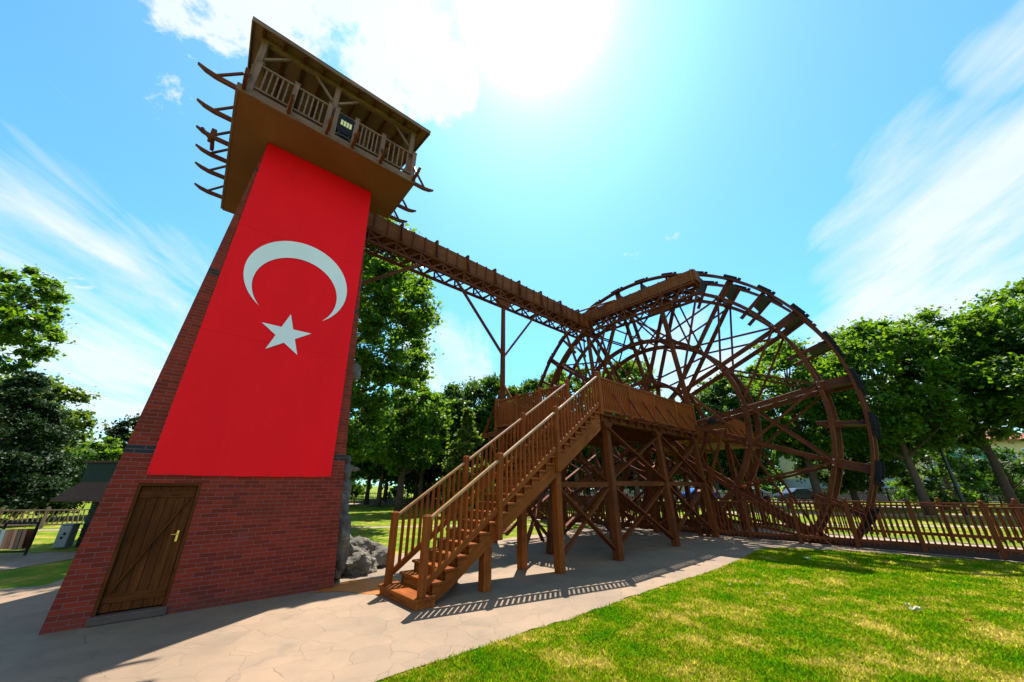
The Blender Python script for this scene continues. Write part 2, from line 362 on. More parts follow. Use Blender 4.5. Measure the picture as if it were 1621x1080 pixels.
# ------------------------------------------------------------------ mesh helpers
def setp(o, **k):
    for a, v in k.items(): o[a] = v
class MB:
    def __init__(s): s.v = []; s.f = []; s.uv = []
    def poly(s, pts, uvs=None):
        i = len(s.v); s.v += [tuple(p) for p in pts]; s.f.append(tuple(range(i, i + len(pts))))
        s.uv += list(uvs) if uvs else [(p[0], p[1]) for p in pts]
    def beam(s, p0, p1, w, h, up=(0, 0, 1), w1=None, h1=None):
        p0, p1 = Vector(p0), Vector(p1); d = p1 - p0; L = d.length
        if L < 1e-6: return s
        x = d / L; up = Vector(up)
        if abs(x.dot(up)) > 0.995: up = Vector((0, 1, 0)) if abs(x.y) < 0.9 else Vector((1, 0, 0))
        y = up.cross(x).normalized(); z = x.cross(y)
        w1 = w if w1 is None else w1; h1 = h if h1 is None else h1
        i = len(s.v)
        for p, ww, hh in ((p0, w, h), (p1, w1, h1)):
            for a, b in ((-1, -1), (1, -1), (1, 1), (-1, 1)):
                s.v.append(tuple(p + y * (a * ww / 2) + z * (b * hh / 2)))
        o = random.random() * 37; o2 = random.random() * 37; q = o2
        for k, dim in ((0, w), (1, h), (2, w), (3, h)):
            k2 = (k + 1) % 4
            s.f.append((i + k, i + k2, i + 4 + k2, i + 4 + k))
            s.uv += [(o, q), (o, q + dim), (o + L, q + dim), (o + L, q)]; q += dim
        s.f.append((i + 3, i + 2, i + 1, i)); s.uv += [(o, q), (o, q + w), (o + h, q + w), (o + h, q)]
        s.f.append((i + 4, i + 5, i + 6, i + 7)); s.uv += [(o, q), (o, q + w), (o + h, q + w), (o + h, q)]
        return s
    def box(s, a, b):
        # axis aligned box given by two corners; the grain runs along its longest side
        a, b = Vector(a), Vector(b); c = (a + b) / 2; d = [abs(b[i] - a[i]) for i in range(3)]
        k = d.index(max(d)); h = Vector((0, 0, 0)); h[k] = d[k] / 2
        if k == 2: return s.beam(c - h, c + h, d[0], d[1], up=(0, 1, 0))
        if k == 0: return s.beam(c - h, c + h, d[1], d[2])
        return s.beam(c - h, c + h, d[0], d[2])
    def prism(s, pts, axis, a0, a1):
        # closed outline (list of 2D points) extruded along one axis from a0 to a1
        def P(p, a):
            q = list(p); q.insert(axis, a); return tuple(q)
        n = len(pts); i = len(s.v)
        s.v += [P(p, a0) for p in pts] + [P(p, a1) for p in pts]
        s.f.append(tuple(range(i, i + n))[::-1]); s.uv += [pts[k] for k in range(n)][::-1]
        s.f.append(tuple(range(i + n, i + 2 * n))); s.uv += [pts[k] for k in range(n)]
        acc = 0
        for k in range(n):
            k2 = (k + 1) % n; L = math.dist(pts[k], pts[k2])
            s.f.append((i + k, i + k2, i + n + k2, i + n + k))
            s.uv += [(acc, 0), (acc + L, 0), (acc + L, abs(a1 - a0)), (acc, abs(a1 - a0))]; acc += L
        return s
    def tube(s, pts, rad, n=10, cap=True):
        pts = [Vector(p) for p in pts]; i0 = len(s.v); acc = 0
        for k, p in enumerate(pts):
            d = (pts[min(k + 1, len(pts) - 1)] - pts[max(k - 1, 0)]).normalized()
            u = d.cross(Vector((0.31, 0.95, 0.05))).normalized(); w = d.cross(u)
            r = rad[k] if isinstance(rad, (list, tuple)) else rad
            for j in range(n):
                a = 2 * math.pi * j / n; s.v.append(tuple(p + u * (r * math.cos(a)) + w * (r * math.sin(a))))
        for k in range(len(pts) - 1):
            L = (pts[k + 1] - pts[k]).length
            for j in range(n):
                j2 = (j + 1) % n; a = i0 + k * n
                s.f.append((a + j, a + j2, a + n + j2, a + n + j))
                s.uv += [(acc, j / n), (acc, (j + 1) / n), (acc + L, (j + 1) / n), (acc + L, j / n)]
            acc += L
        if cap:
            s.f.append(tuple(range(i0, i0 + n))[::-1]); s.uv += [(0, 0)] * n
            e = i0 + (len(pts) - 1) * n
            s.f.append(tuple(range(e, e + n))); s.uv += [(0, 0)] * n
        return s
    def ring(s, r0, r1, x0, x1, n=96, a0=0.0, a1=2 * math.pi):
        # flat ring of boards round the local x axis
        i = len(s.v); full = abs(a1 - a0 - 2 * math.pi) < 1e-6; m = n if full else n + 1
        for k in range(m):
            a = a0 + (a1 - a0) * k / n
            for r, x in ((r0, x0), (r1, x0), (r1, x1), (r0, x1)): s.v.append((x, r * math.cos(a), r * math.sin(a)))
        for k in range(n):
            A = i + 4 * k; B = i + 4 * ((k + 1) % m); L0 = r1 * (a1 - a0) / n * k; L1 = L0 + r1 * (a1 - a0) / n; q = 0
            for j, dim in ((0, r1 - r0), (1, x1 - x0), (2, r1 - r0), (3, x1 - x0)):
                j2 = (j + 1) % 4
                s.f.append((A + j, A + j2, B + j2, B + j)); s.uv += [(L0, q), (L0, q + dim), (L1, q + dim), (L1, q)]; q += dim
        if not full:
            s.f.append((i, i + 1, i + 2, i + 3)); s.uv += [(0, 0)] * 4
            e = i + 4 * n; s.f.append((e + 3, e + 2, e + 1, e)); s.uv += [(0, 0)] * 4
        return s
    def build(s, name, mat, parent=None, off=(0, 0, 0), bevel=0.0, smooth=False):
        me = bpy.data.meshes.new(name)
        me.from_pydata([(p[0] - off[0], p[1] - off[1], p[2] - off[2]) for p in s.v], [], s.f)
        ul = me.uv_layers.new(name='UVMap')
        ul.data.foreach_set('uv', np.array(s.uv, dtype=np.float32).ravel())
        mats = mat if isinstance(mat, (list, tuple)) else [mat]
        for m in mats: me.materials.append(m)
        if smooth: me.polygons.foreach_set('use_smooth', [True] * len(me.polygons))
        me.update()
        o = bpy.data.objects.new(name, me); COL.objects.link(o)
        if parent: o.parent = parent
        if bevel:
            bv = o.modifiers.new('bevel', 'BEVEL'); bv.width = bevel; bv.segments = 1; bv.limit_method = 'ANGLE'
        return o
def copy_part(o, loc=None, rot=None, parent=None):
    c = o.copy(); COL.objects.link(c); c.parent = parent or o.parent
    if loc is not None: c.location = loc
    if rot is not None: c.rotation_euler = rot
    return c

class Frame:
    def __init__(s, o, ang): s.o = Vector(o); s.a = R(ang)
    def w(s, t, u, z=0.0):
        return Vector((s.o.x + t * math.cos(s.a) - u * math.sin(s.a), s.o.y + t * math.sin(s.a) + u * math.cos(s.a), z))
ST = Frame((2.603, 10.141, 0), 42.5)     # timber structure: t along the stair, s across
TW = Frame((-5.771, 5.413, 0), 40.0)     # tower
def thing(name, label, cat, fr=None, base=(0, 0, 0), group=None):
    o = bpy.data.objects.new(name, None); COL.objects.link(o); o.empty_display_size = 0.3
    if fr: o.location = fr.w(*base); o.rotation_euler = (0, 0, fr.a)
    else: o.location = base
    o['label'] = label; o['category'] = cat
    if group: o['group'] = group
    return o

# ------------------------------------------------------------------ ground
def sheet(name, pts, z, mat, **props):
    b = MB(); b.poly([(p[0], p[1], z) for p in pts]); o = b.build(name, mat)
    o['kind'] = 'structure'
    if o.data.polygons[0].normal.z < 0: o.data.flip_normals()
    return o
PT0, PT1, PS0, PS1 = 6.95, 8.75, -8.7, 10.4          # channel the wheel turns in
b = MB()
g = 900
def q(t0, s0, t1, s1, z=0.0):
    b.poly([ST.w(t0, s0, z), ST.w(t1, s0, z), ST.w(t1, s1, z), ST.w(t0, s1, z)])
q(-g, -g, PT0, g); q(PT1, -g, g, g); q(PT0, -g, PT1, PS0); q(PT0, PS1, PT1, g)
gr = b.build('ground', LAWN); gr['kind'] = 'structure'
b = MB(); D = -3.6
c4 = [(PT0, PS0), (PT1, PS0), (PT1, PS1), (PT0, PS1)]
for i in range(4):
    a_, c_ = c4[i], c4[(i + 1) % 4]
    b.poly([ST.w(*a_, 0), ST.w(*c_, 0), ST.w(*c_, D), ST.w(*a_, D)])
b.poly([ST.w(*p, D) for p in c4])
ch = b.build('wheel_channel', CONC); ch['kind'] = 'structure'
WATER, nt_, b_ = mat_new('channel_water'); b_.inputs['Base Color'].default_value = (.02, .035, .03, 1); b_.inputs['Roughness'].default_value = 0.08
bump(nt_, b_, noise(nt_, nd(nt_, 'ShaderNodeTexCoord').outputs['Object'], 4, 3), 0.2, 0.05)
sheet('water', [tuple(ST.w(*p, 0))[:2] for p in [(PT0 + .01, PS0 + .01), (PT1 - .01, PS0 + .01), (PT1 - .01, PS1 - .01), (PT0 + .01, PS1 - .01)]], -3.3, WATER)

def w2(t, s): return tuple(ST.w(t, s))[:2]
LAWN_EDGE = [(-3.4, 1.0), (-2.3, 2.9), (-1.24, 4.3), (-.65, 4.81), (.13, 5.48), (.72, 5.95), (1.34, 6.49), (2.6, 7.63), (3.6, 8.42), (4.61, 9.28), (5.98, 10.64), (6.9, 11.62), (7.41, 12.0), (7.9, 12.03), (8.7, 11.72), (9.97, 11.1), (11.95, 9.76), (15.2, 7.4), (20, 3.8)]
def jag(pts, amp, step, seed):
    rr = random.Random(seed); out = []
    for i in range(len(pts) - 1):
        a, c = Vector(pts[i] + (0,)), Vector(pts[i + 1] + (0,)); n = max(1, int((c - a).length / step))
        for k in range(n):
            p = a.lerp(c, k / n); out.append((p.x + rr.uniform(-amp, amp), p.y + rr.uniform(-amp, amp)))
    out.append(pts[-1]); return out
EDGE_J = jag(LAWN_EDGE, 0.035, 0.16, 3)
pav = [(-14, -9), (-5.5, -4)] + EDGE_J + [(24, 7), w2(9.5, -14), w2(9.5, -9.3), w2(6.95 - .35, -9.3), w2(6.6, 4.9), w2(-.4, 4.75)] + \
      [(-3.0, 10.9), (-6.2, 11.0), (-8.9, 8.6), (-8.5, 7.75), (-9.6, 7.2), (-30, -3)]
sheet('pavement', pav, 0.012, PAVE)
KERB = plain('pale_concrete', (.26, .20, .145), 0.8, 0, 0.25, 3, 0.3)
sheet('channel_kerb', [w2(6.6, -9.3), w2(9.5, -9.3), w2(9.5, -8.7), w2(6.95, -8.7), w2(6.95, 10.4), w2(6.6, 10.4)], 0.008, KERB)
sheet('channel_apron', [w2(8.75, -8.7), w2(10.6, -8.7), w2(10.6, 10.4), w2(8.75, 10.4)], 0.008, KERB)
sheet('side_path', [(-30, -2.5), (-11.2, 7.4), (-10.9, 9.2), (-10.9, 10.6), (-9.5, 11.9), (-9.5, 12.9), (-12.0, 11.45), (-13.6, 10.95), (-30, 4.5)], 0.010, PAVE)
sheet('far_path', [(-45, 15.6), (-20, 16.3), (-7, 17.2), (4, 19.2), (4, 19.7), (-7, 17.75), (-20, 16.9), (-45, 16.2)], 0.010, KERB)
sheet('park_path', [(-40, 40), (40, 31.5), (40, 34), (-40, 44)], 0.010, KERB)
sheet('lawn_path', [(11.5, 19.2), (21, 17.3), (40, 12), (40, 12.7), (21.2, 18.0), (12, 20.0)], 0.010, KERB)
sheet('lawn_walk', [(14, 26), (30, 22.2), (60, 14), (60, 16.5), (31, 24.6), (15, 28)], 0.010, KERB)
ROADM = plain('asphalt', (.06, .06, .062), 0.85, 0, 0.25, 3)
sheet('street', [(-20, 41.5), (120, 41.5), (120, 47), (-20, 47)], 0.006, ROADM)
b = MB(); b.box((-20, 41.1, 0), (120, 41.45, 0.13)); kb = b.build('street_kerb', KERB); kb['kind'] = 'structure'
WETM = plain('rusty_wet_stain', (.36, .11, .012), 0.4, 0, 0.35, 3)
sheet('rusty_water_stain', jag([(-3.40, 7.22), (-2.95, 7.35), (-2.12, 7.12), (-1.9, 7.6), (-2.3, 8.35), (-3.1, 8.1)], 0.03, 0.15, 5), 0.017, WETM)

# ------------------------------------------------------------------ brick tower
W0, D0, K, ZT = 3.39, 3.4, 0.0545, 9.15
tower = thing('brick_tower', 'tall tapering red brick tower with black brick bands and a timber lookout on top', 'tower', TW, (W0 / 2, D0 / 2, 0))
TO = (W0 / 2, D0 / 2, 0)
def ff(t, z, side=0):
    # a point on one of the battered faces: 0 front, 1 right, 2 back, 3 left
    if side == 0: return (t, K * z, z)
    if side == 2: return (t, D0 - K * z, z)
    if side == 1: return (W0 - K * z, t, z)
    return (K * z, t, z)
b = MB()
DX0, DX1, DZ0, DZ1 = 0.405, 1.14, 0.115, 1.735
def wallq(pts, side=0, flip=False):
    P = [ff(t, z, side) for t, z in pts]; U = [(t, z) for t, z in pts]
    if flip: P, U = P[::-1], U[::-1]
    b.poly(P, U)
wallq([(0, 0), (DX0, 0), (DX0, DZ1), (K * DZ1, DZ1)])
wallq([(DX1, 0), (W0, 0), (W0 - K * DZ1, DZ1), (DX1, DZ1)])
wallq([(K * DZ1, DZ1), (W0 - K * DZ1, DZ1), (W0 - K * ZT, ZT), (K * ZT, ZT)])
wallq([(DX0, 0), (DX1, 0), (DX1, DZ0), (DX0, DZ0)])
for s_ in (1, 2, 3):
    Wd = D0 if s_ in (1, 3) else W0
    wallq([(0, 0), (Wd, 0), (Wd - K * ZT, ZT), (K * ZT, ZT)], s_, s_ != 1)
# jambs of the doorway
dp = 0.16
def rec(t, z, d): x, y, zz = ff(t, z); return (x, y + d, zz)
for t in (DX0, DX1):
    pp = [rec(t, DZ0, 0), rec(t, DZ0, dp), rec(t, DZ1, dp), rec(t, DZ1, 0)]
    b.poly(pp if t == DX0 else pp[::-1], [(0, DZ0), (dp, DZ0), (dp, DZ1), (0, DZ1)])
b.poly([rec(DX0, DZ1, 0), rec(DX0, DZ1, dp), rec(DX1, DZ1, dp), rec(DX1, DZ1, 0)], [(DX0, 0), (DX0, dp), (DX1, dp), (DX1, 0)])
b.poly([rec(DX0, DZ0, dp), rec(DX1, DZ0, dp), rec(DX1, DZ1, dp), rec(DX0, DZ1, dp)])
wall_o = b.build('wall', BRICK, tower, TO)
# door: planks, battens, brace, frame, handle
def fp(t, z, d=0.0): x, y, zz = ff(t, z); return Vector((x, y + d, zz))
b = MB()
for t in (DX0 + .02, DX1 - .02): b.beam(fp(t, DZ0, .05), fp(t, DZ1, .05), .04, .09, up=(0, 1, 0))
b.beam(fp(DX0, DZ1 - .02, .05), fp(DX1, DZ1 - .02, .05), .09, .04)
b.build('door_frame', W_DOOR, tower, TO, 0.003)
b = MB(); n = 6; dw = (DX1 - DX0 - .08) / n
for k in range(n):
    t = DX0 + .04 + dw * (k + .5)
    b.beam(fp(t, DZ0 + .012, .085), fp(t, DZ1 - .042, .085), dw - .004, .03, up=(0, 1, 0))
door = b.build('door', W_DOOR, tower, TO, 0.003)
b = MB()
for z, h in ((.28, .10), (1.58, .10)): b.beam(fp(DX0 + .045, z, .062), fp(DX1 - .045, z, .062), .022, h)
b.beam(fp(DX0 + .09, .345, .064), fp(DX1 - .10, 1.52, .064), .018, .09, up=(0, -1, 0))
for k in range(9):
    for z in (1.60, .30):
        p = fp(DX0 + .08 + k * .073, z, .049); b.box(p - Vector((.005, .004, .005)), p + Vector((.005, .004, .005)))
bt = b.build('door_batten', W_DOOR, door, TO, 0.003); bt.location = (0, 0, 0)
b = MB(); hx = DX1 - .115
b.box(fp(hx - .015, .92, .045), fp(hx + .015, .92, .045) + Vector((0, .02, .15)))
b.tube([fp(hx, 1.02, .05), fp(hx, 1.02, .015)], .008, 8); b.tube([fp(hx + .005, 1.02, .015), fp(hx - .075, 1.02, .015)], .007, 8)
b.build('handle', BRASS, door, TO, 0.003)
b = MB(); b.box((DX0 - .02, -.045, 0.013), (DX1 + .02, .15, DZ0 - .006)); b.build('doorstep', CONC, tower, TO, 0.012)

# lookout on top
ZS = 9.15; F0 = -0.57; TL, TR = -0.20, 3.70; SB = 3.9
b = MB()
b.prism([(TL + .05, F0 + .05), (TR - .05, F0 + .05), (TR - .05, 1.25), (3.1, 1.25), (3.1, SB), (TL + .05, SB)], 2, ZS, ZS + .04)
b.build('soffit', SOFFIT, tower, TO)
b = MB()
b.box((TL, F0, ZS - .012), (TR, F0 + .05, ZS + .16)); b.box((TL, F0 + .05, ZS - .012), (TL + .05, SB, ZS + .16)); b.box((TR - .05, F0 + .05, ZS - .012), (TR, 1.25, ZS + .16))
b.box((TL + .05, SB, ZS - .012), (TR, SB + .05, ZS + .16))
b.build('fascia', W_OLD, tower, TO, 0.004)
b = MB(); b.box((TL + .05, F0 + .05, ZS + .16), (TR - .05, 1.25, ZS + .2)); b.box((TL + .05, 1.25, ZS + .16), (3.1, SB, ZS + .2)); b.build('balcony_floor', W_OLD, tower, TO)
ZF = ZS + .2; ZR = 10.12
def rail_bay(p0, p1, nb, zb, zt, par, off, wmat, turned=True, r=.020):
    p0, p1 = Vector(p0), Vector(p1)
    m = MB(); m.beam((p0.x, p0.y, zt), (p1.x, p1.y, zt), .06, .045); rl = m.build('top_rail', wmat, par, off, 0.003)
    m = MB(); m.beam((p0.x, p0.y, zb), (p1.x, p1.y, zb), .045, .045); m.build('bottom_rail', wmat, par, off, 0.003)
    m = MB()
    if turned: m.tube([(0, 0, zb + .02 + (zt - zb - .04) * k / 8) for k in range(9)], [r * q_ for q_ in (.9, 1.1, .7, 1.15, .8, 1.15, .7, 1.1, .9)], 8)
    else: m.beam((0, 0, zb + .02), (0, 0, zt - .02), r * 1.8, r * 1.8)
    first = None
    for k in range(nb):
        p = p0.lerp(p1, (k + 1) / (nb + 1)); L = Vector((p.x - off[0], p.y - off[1], 0 - off[2]))
        if first is None: first = m.build('baluster', wmat, rl); first.location = L
        else: copy_part(first, L)
    return rl
FP = [0.0, .72, 1.44, 1.60, 2.06, 2.74, 3.60]
fs = F0 + .07
for i in range(len(FP) - 1):
    if i == 2: continue
    nb = {0: 5, 1: 5, 3: 0, 4: 5, 5: 5}[i]
    if nb: rail_bay((FP[i] + .05, fs, 0), (FP[i + 1] - .05, fs, 0), nb, ZF + .10, ZR, tower, TO, W_OLD)
b = MB(); b.box((1.65, fs - .02, ZF + .06), (2.01, fs + .02, ZF + .10)); b.build('bottom_rail', W_OLD, tower, TO)
b = MB(); b.box((1.65, fs - .02, ZR - .04), (2.01, fs + .02, ZR)); b.build('top_rail', W_OLD, tower, TO)
for t in FP:
    b = MB(); b.box((t - .05, fs - .05, ZS + .162), (t + .05, fs + .05, ZR + .05)); b.box((t - .06, fs - .06, ZR + .05), (t + .06, fs + .06, ZR + .075)); b.box((t - .045, fs - .045, ZR + .085), (t + .045, fs + .045, ZR + .105))
    b.box((t - .035, fs - .035, ZR + .075), (t + .035, fs + .035, ZR + .085))
    b.build('railing_post', W_OLD, tower, TO, 0.003)
for (s0, s1) in ((F0 + .15, .95), (1.05, 2.3), (2.4, 3.8)):
    rail_bay((TL + .1, s0, 0), (TL + .1, s1, 0), 7, ZF + .10, ZR, tower, TO, W_OLD)
    if s0 < 1: rail_bay((TR - .1, s0, 0), (TR - .1, s1, 0), 7, ZF + .10, ZR, tower, TO, W_OLD)
rail_bay((TL + .1, 3.85, 0), (3.0, 3.85, 0), 15, ZF + .10, ZR, tower, TO, W_OLD)
# roof posts with knee braces
ZE = 11.0
for t, s in ((-.05, F0 + .2), (1.52, F0 + .2), (3.52, F0 + .2), (-.05, 3.7), (3.0, 3.7), (-.05, 1.6)):
    b = MB(); b.box((t - .06, s - .06, ZF), (t + .06, s + .06, ZE - .02)); b.build('roof_post', W_OLD, tower, TO, 0.004)
b = MB()
b.box((-.15, F0 + .14, ZE - .02), (3.62, F0 + .26, ZE + .10)); b.box((-.11, F0 + .26, ZE - .02), (.01, 3.76, ZE + .10)); b.box((3.46, F0 + .26, ZE - .02), (3.58, 3.76, ZE + .10))
b.build('wall_plate', W_OLD, tower, TO, 0.004)
for t, d in ((-.05, 1), (1.52, -1), (1.52, 1), (3.52, -1)):
    b = MB(); b.beam((t + d * .05, F0 + .2, ZE - .52), (t + d * .52, F0 + .2, ZE - .03), .05, .05); b.build('knee_brace', W_OLD, tower, TO, 0.003)
E0, E1, S0_, S1_ = -.34, 3.89, -.70, 4.15; rz = 1.15
rd = [(1.35, 1.75), (2.2, 1.75)]
RZ_ = .55; SM = 1.72
def roofsurf(dz, name, mat, grow=0.0):
    b = MB(); z0 = ZE + .06 + dz; z1 = ZE + RZ_ + dz
    b.poly([(E0 - grow, S0_ - grow, z0), (E1 + grow, S0_ - grow, z0), (E1 + grow, SM, z1), (E0 - grow, SM, z1)])
    b.poly([(E0 - grow, SM, z1), (E1 + grow, SM, z1), (E1 + grow, S1_ + grow, z0), (E0 - grow, S1_ + grow, z0)])
    return b.build(name, mat, tower, TO)
rf = roofsurf(.045, 'roof', ROOFING, .02)
rb = roofsurf(0, 'roof_board', ROOFBOARD); rb.parent = rf
for a_, c_ in (((E0, S0_, .045), (E1, S0_, .045)), ((E1, S0_, .045), (E1, SM, RZ_ - .02)), ((E1, SM, RZ_ - .02), (E1, S1_, .045)), ((E1, S1_, .045), (E0, S1_, .045)), ((E0, S1_, .045), (E0, SM, RZ_ - .02)), ((E0, SM, RZ_ - .02), (E0, S0_, .045))):
    b = MB(); b.beam((a_[0], a_[1], ZE + a_[2]), (c_[0], c_[1], ZE + c_[2]), .03, .10); b.build('eaves_board', W_OLD, tower, TO, 0.003)
for k in range(10):
    t = E0 + .22 + k * .416
    for s_end in (S0_ + .02, S1_ - .02):
        b = MB(); b.beam((t, s_end, ZE + .01), (t, SM, ZE + RZ_ - .06), .05, .09); b.build('rafter', W_FRAME, tower, TO)
b = MB(); b.box((E0 + .05, SM - .05, ZE + RZ_ - .22), (E1 - .05, SM + .05, ZE + RZ_ - .10)); b.build('ridge_beam', W_FRAME, tower, TO)
# curved-tip outrigger brackets round the floor
def bracket(p, d, L=.62, back=.25, brace=True):
    p = Vector(p); d = Vector(d); m = MB(); n = d.cross(Vector((0, 0, 1)))
    pts = [(-.02, 0), (L * .5, .0), (L * .78, .035), (L, .10)]
    w = [(.10), (.10), (.085), (.03)]
    for i in range(3):
        a, c = p + d * pts[i][0] + Vector((0, 0, pts[i][1])), p + d * (pts[i + 1][0] + .004) + Vector((0, 0, pts[i + 1][1]))
        m.beam(a, c, .06 - i * .001, w[i], h1=w[i + 1])
    if brace: m.beam(p + d * (L * .52) + Vector((0, 0, .04)), p + Vector((0, 0, .46)) - d * .02, .045, .045)
    return m.build('bracket', W_FRAME, tower, TO, 0.003)
for s in (-.50, .42, 1.22, 1.85, 2.52, 3.42): bracket((TL, s, ZS + .05), (-1, 0, 0))
for s in (-.50, .55, 1.15): bracket((TR, s, ZS + .05), (1, 0, 0), .55)
for t in (-.08, .72, 1.49, 2.06, 2.74, 3.62): bracket((t, F0, ZS + .07), (0, -1, 0), .42)

# things hanging on the tower
fl = thing('floodlight', 'black floodlight with pale yellow panel set in the lookout railing of the tower', 'floodlight', TW, (1.83, fs, ZF + .12))
fo = (1.83, fs, ZF + .12)
b = MB(); b.prism([(1.66, ZF + .20), (1.69, ZF + .14), (1.97, ZF + .14), (2.0, ZF + .20), (2.0, ZR - .1), (1.97, ZR - .05), (1.69, ZR - .05), (1.66, ZR - .1)], 1, fs - .06, fs + .04)
b.build('housing', BLACK, fl, fo, 0.01)
for k in range(4):
    b = MB(); b.box((1.715 + k * .065, fs - .07, ZF + .36), (1.765 + k * .065, fs - .058, ZF + .52)); b.build('lamp_panel', LENS, fl, fo)
b = MB(); b.box((1.70, fs - .09, ZF + .02), (1.96, fs - .05, ZF + .06)); b.box((1.70, fs - .05, ZF - .01), (1.73, fs - .01, ZF + .14)); b.box((1.93, fs - .05, ZF - .01), (1.96, fs - .01, ZF + .14)); b.build('mount', DARKSTEEL, fl, fo)
# dark pulley block hanging between the brackets on the left side
pl = thing('hoist_block', 'dark timber hoist block fixed between the left brackets under the lookout', 'hoist', TW, (TL - .3, 1.5, ZS + .1))
b = MB(); b.beam((-.02, -.28, .02), (-.02, .28, .05), .07, .09); b.beam((-.06, -.02, .0), (-.06, -.02, .40), .10, .08); b.beam((-.28, -.02, .30), (-.02, -.02, .02), .05, .06)
b.build('block', W_FRAME, pl, (0, 0, 0), 0.01)

# banner -------------------------------------------------------------------
ban = thing('flag_banner', 'huge red banner flag with white crescent and star covering the tower front', 'flag', TW, (1.7, K * 1.85, 1.85))
BO = (1.7, K * 1.85, 1.85)
b = MB(); NX, NZ = 26, 60; idx = {}
def bx(u, v):
    # u,v in 0..1 over the banner
    z = 1.855 + (9.13 - 1.855) * v; t0 = .452 + (.515 - .452) * v; t1 = 3.045 + (2.925 - 3.045) * v
    t = t0 + (t1 - t0) * u; sag = .03 * math.sin(u * 9.3) * (1 - v) ** 3 + .014 * math.sin(v * 21 + u * 5) * math.sin(math.pi * u) + .010 * math.exp(-((u * 7) ** 2 + (v * 9) ** 2)) * math.sin(u * 40 + v * 90) + .012 * math.sin(v * 6 - u * 3)
    z2 = z - (.012 * math.sin(math.pi * u) + .004 * math.sin(u * 31)) * (1 - v) ** 6
    return (t, K * z - .020 - abs(sag) * .5, z2)
for j in range(NZ + 1):
    for i in range(NX + 1): b.v.append(bx(i / NX, j / NZ))
for j in range(NZ):
    for i in range(NX):
        a = j * (NX + 1) + i; b.f.append((a, a + 1, a + NX + 2, a + NX + 1)); b.uv += [(i / NX, j / NZ), ((i + 1) / NX, j / NZ), ((i + 1) / NX, (j + 1) / NZ), (i / NX, (j + 1) / NZ)]
o = b.build('banner_cloth', FLAGRED, ban, BO)
sol = o.modifiers.new('thick', 'SOLIDIFY'); sol.thickness = 0.004; sol.offset = 1
for k in range(44):
    if k < 11: u_, v_ = k / 10, .004
    elif k < 22: u_, v_ = (k - 11) / 10, .996
    elif k < 33: u_, v_ = .008, (k - 21.5) / 12
    else: u_, v_ = .992, (k - 32.5) / 12
    p = bx(min(max(u_, .01), .99), v_); m = MB()
    m.tube([(p[0], p[1] - .004, p[2]), (p[0], p[1] - .012, p[2])], .008, 8); m.build('eyelet', DARKSTEEL, ban, BO)
for v_ in (.335, .668):
    m = MB()
    for i in range(NX): m.beam(Vector(bx(i / NX, v_)) - Vector((0, .007, 0)), Vector(bx((i + 1) / NX, v_)) - Vector((0, .007, 0)), .004, .018)
    m.build('seam', FLAGRED, ban, BO)
def on_banner(t, z, d=.044): return (t, K * z - d, z)
oc, orr = (1.775, 5.79), .975
ic, ir = (1.775, 5.545), .79
b = MB(); P1, P2 = [], []
dd = oc[1] - ic[1]; yy = (orr ** 2 - ir ** 2 - dd ** 2) / (2 * dd) * -1   # height of the tips below oc, from the circle intersection
yi = (orr ** 2 - ir ** 2 + dd ** 2) / (2 * dd)
tipz = oc[1] - yi; a_o = math.atan2(tipz - oc[1], math.sqrt(max(0, orr ** 2 - yi ** 2))); a_i = math.atan2(tipz - ic[1], math.sqrt(max(0, ir ** 2 - (tipz - ic[1]) ** 2)))
N = 64
for k in range(N + 1):
    u = k / N; A = a_o + (math.pi - 2 * a_o) * u; B = a_i + (math.pi - 2 * a_i) * u
    P1.append((oc[0] + orr * math.cos(A), oc[1] + orr * math.sin(A))); P2.append((ic[0] + ir * math.cos(B), ic[1] + ir * math.sin(B)))
for k in range(N):
    b.poly([on_banner(*P1[k]), on_banner(*P2[k]), on_banner(*P2[k + 1]), on_banner(*P1[k + 1])])
o = b.build('crescent', FLAGWHITE, ban, BO)
sc_, sr = (1.765, 4.52), .465
sp = []
for k in range(10):
    a = math.pi / 2 + k * math.pi / 5; r_ = sr if k % 2 == 0 else sr * .382
    sp.append((sc_[0] + r_ * math.cos(a), sc_[1] + r_ * math.sin(a)))
b = MB()
for k in range(10): b.poly([on_banner(*sc_), on_banner(*sp[k]), on_banner(*sp[(k + 1) % 10])])
b.build('star', FLAGWHITE, ban, BO)

# ------------------------------------------------------------------ staircase
stair = thing('staircase', 'long brown timber staircase with sun-bright worn handrails climbing to the platform', 'staircase', ST, (-5.45, .47, 0)); SO = (-5.45, .47, 0)
NT = 23; T0 = -5.45; RUN = 5.13 / NT; RISE = 3.55 / NT; SW = .95
def zs(t): return (t - T0) / RUN * RISE
W_SUN = W_STAIR
b = MB()
for k in range(1, NT):
    t = T0 + k * RUN; z = (k + 1) * RISE
    pt = MB(); pt.box((t - .03, -.075, z - .04), (t + RUN + .012, SW + .075, z)); pt.build('tread', W_SUN, stair, SO, 0.004)
b.box((T0 - .10, -.14, .014), (T0 + RUN, SW + .14, RISE - .042)); b.box((T0 - .13, -.16, RISE - .04), (T0 + RUN, SW + .16, RISE)); b.build('bottom_step', W_SUN, stair, SO, 0.005)
b = MB()
for k in range(1, NT):
    t = T0 + k * RUN; b.box((t, .035, k * RISE - .01), (t + .018, SW - .035, (k + 1) * RISE - .04))
b.build('riser', W_SUN, stair, SO)
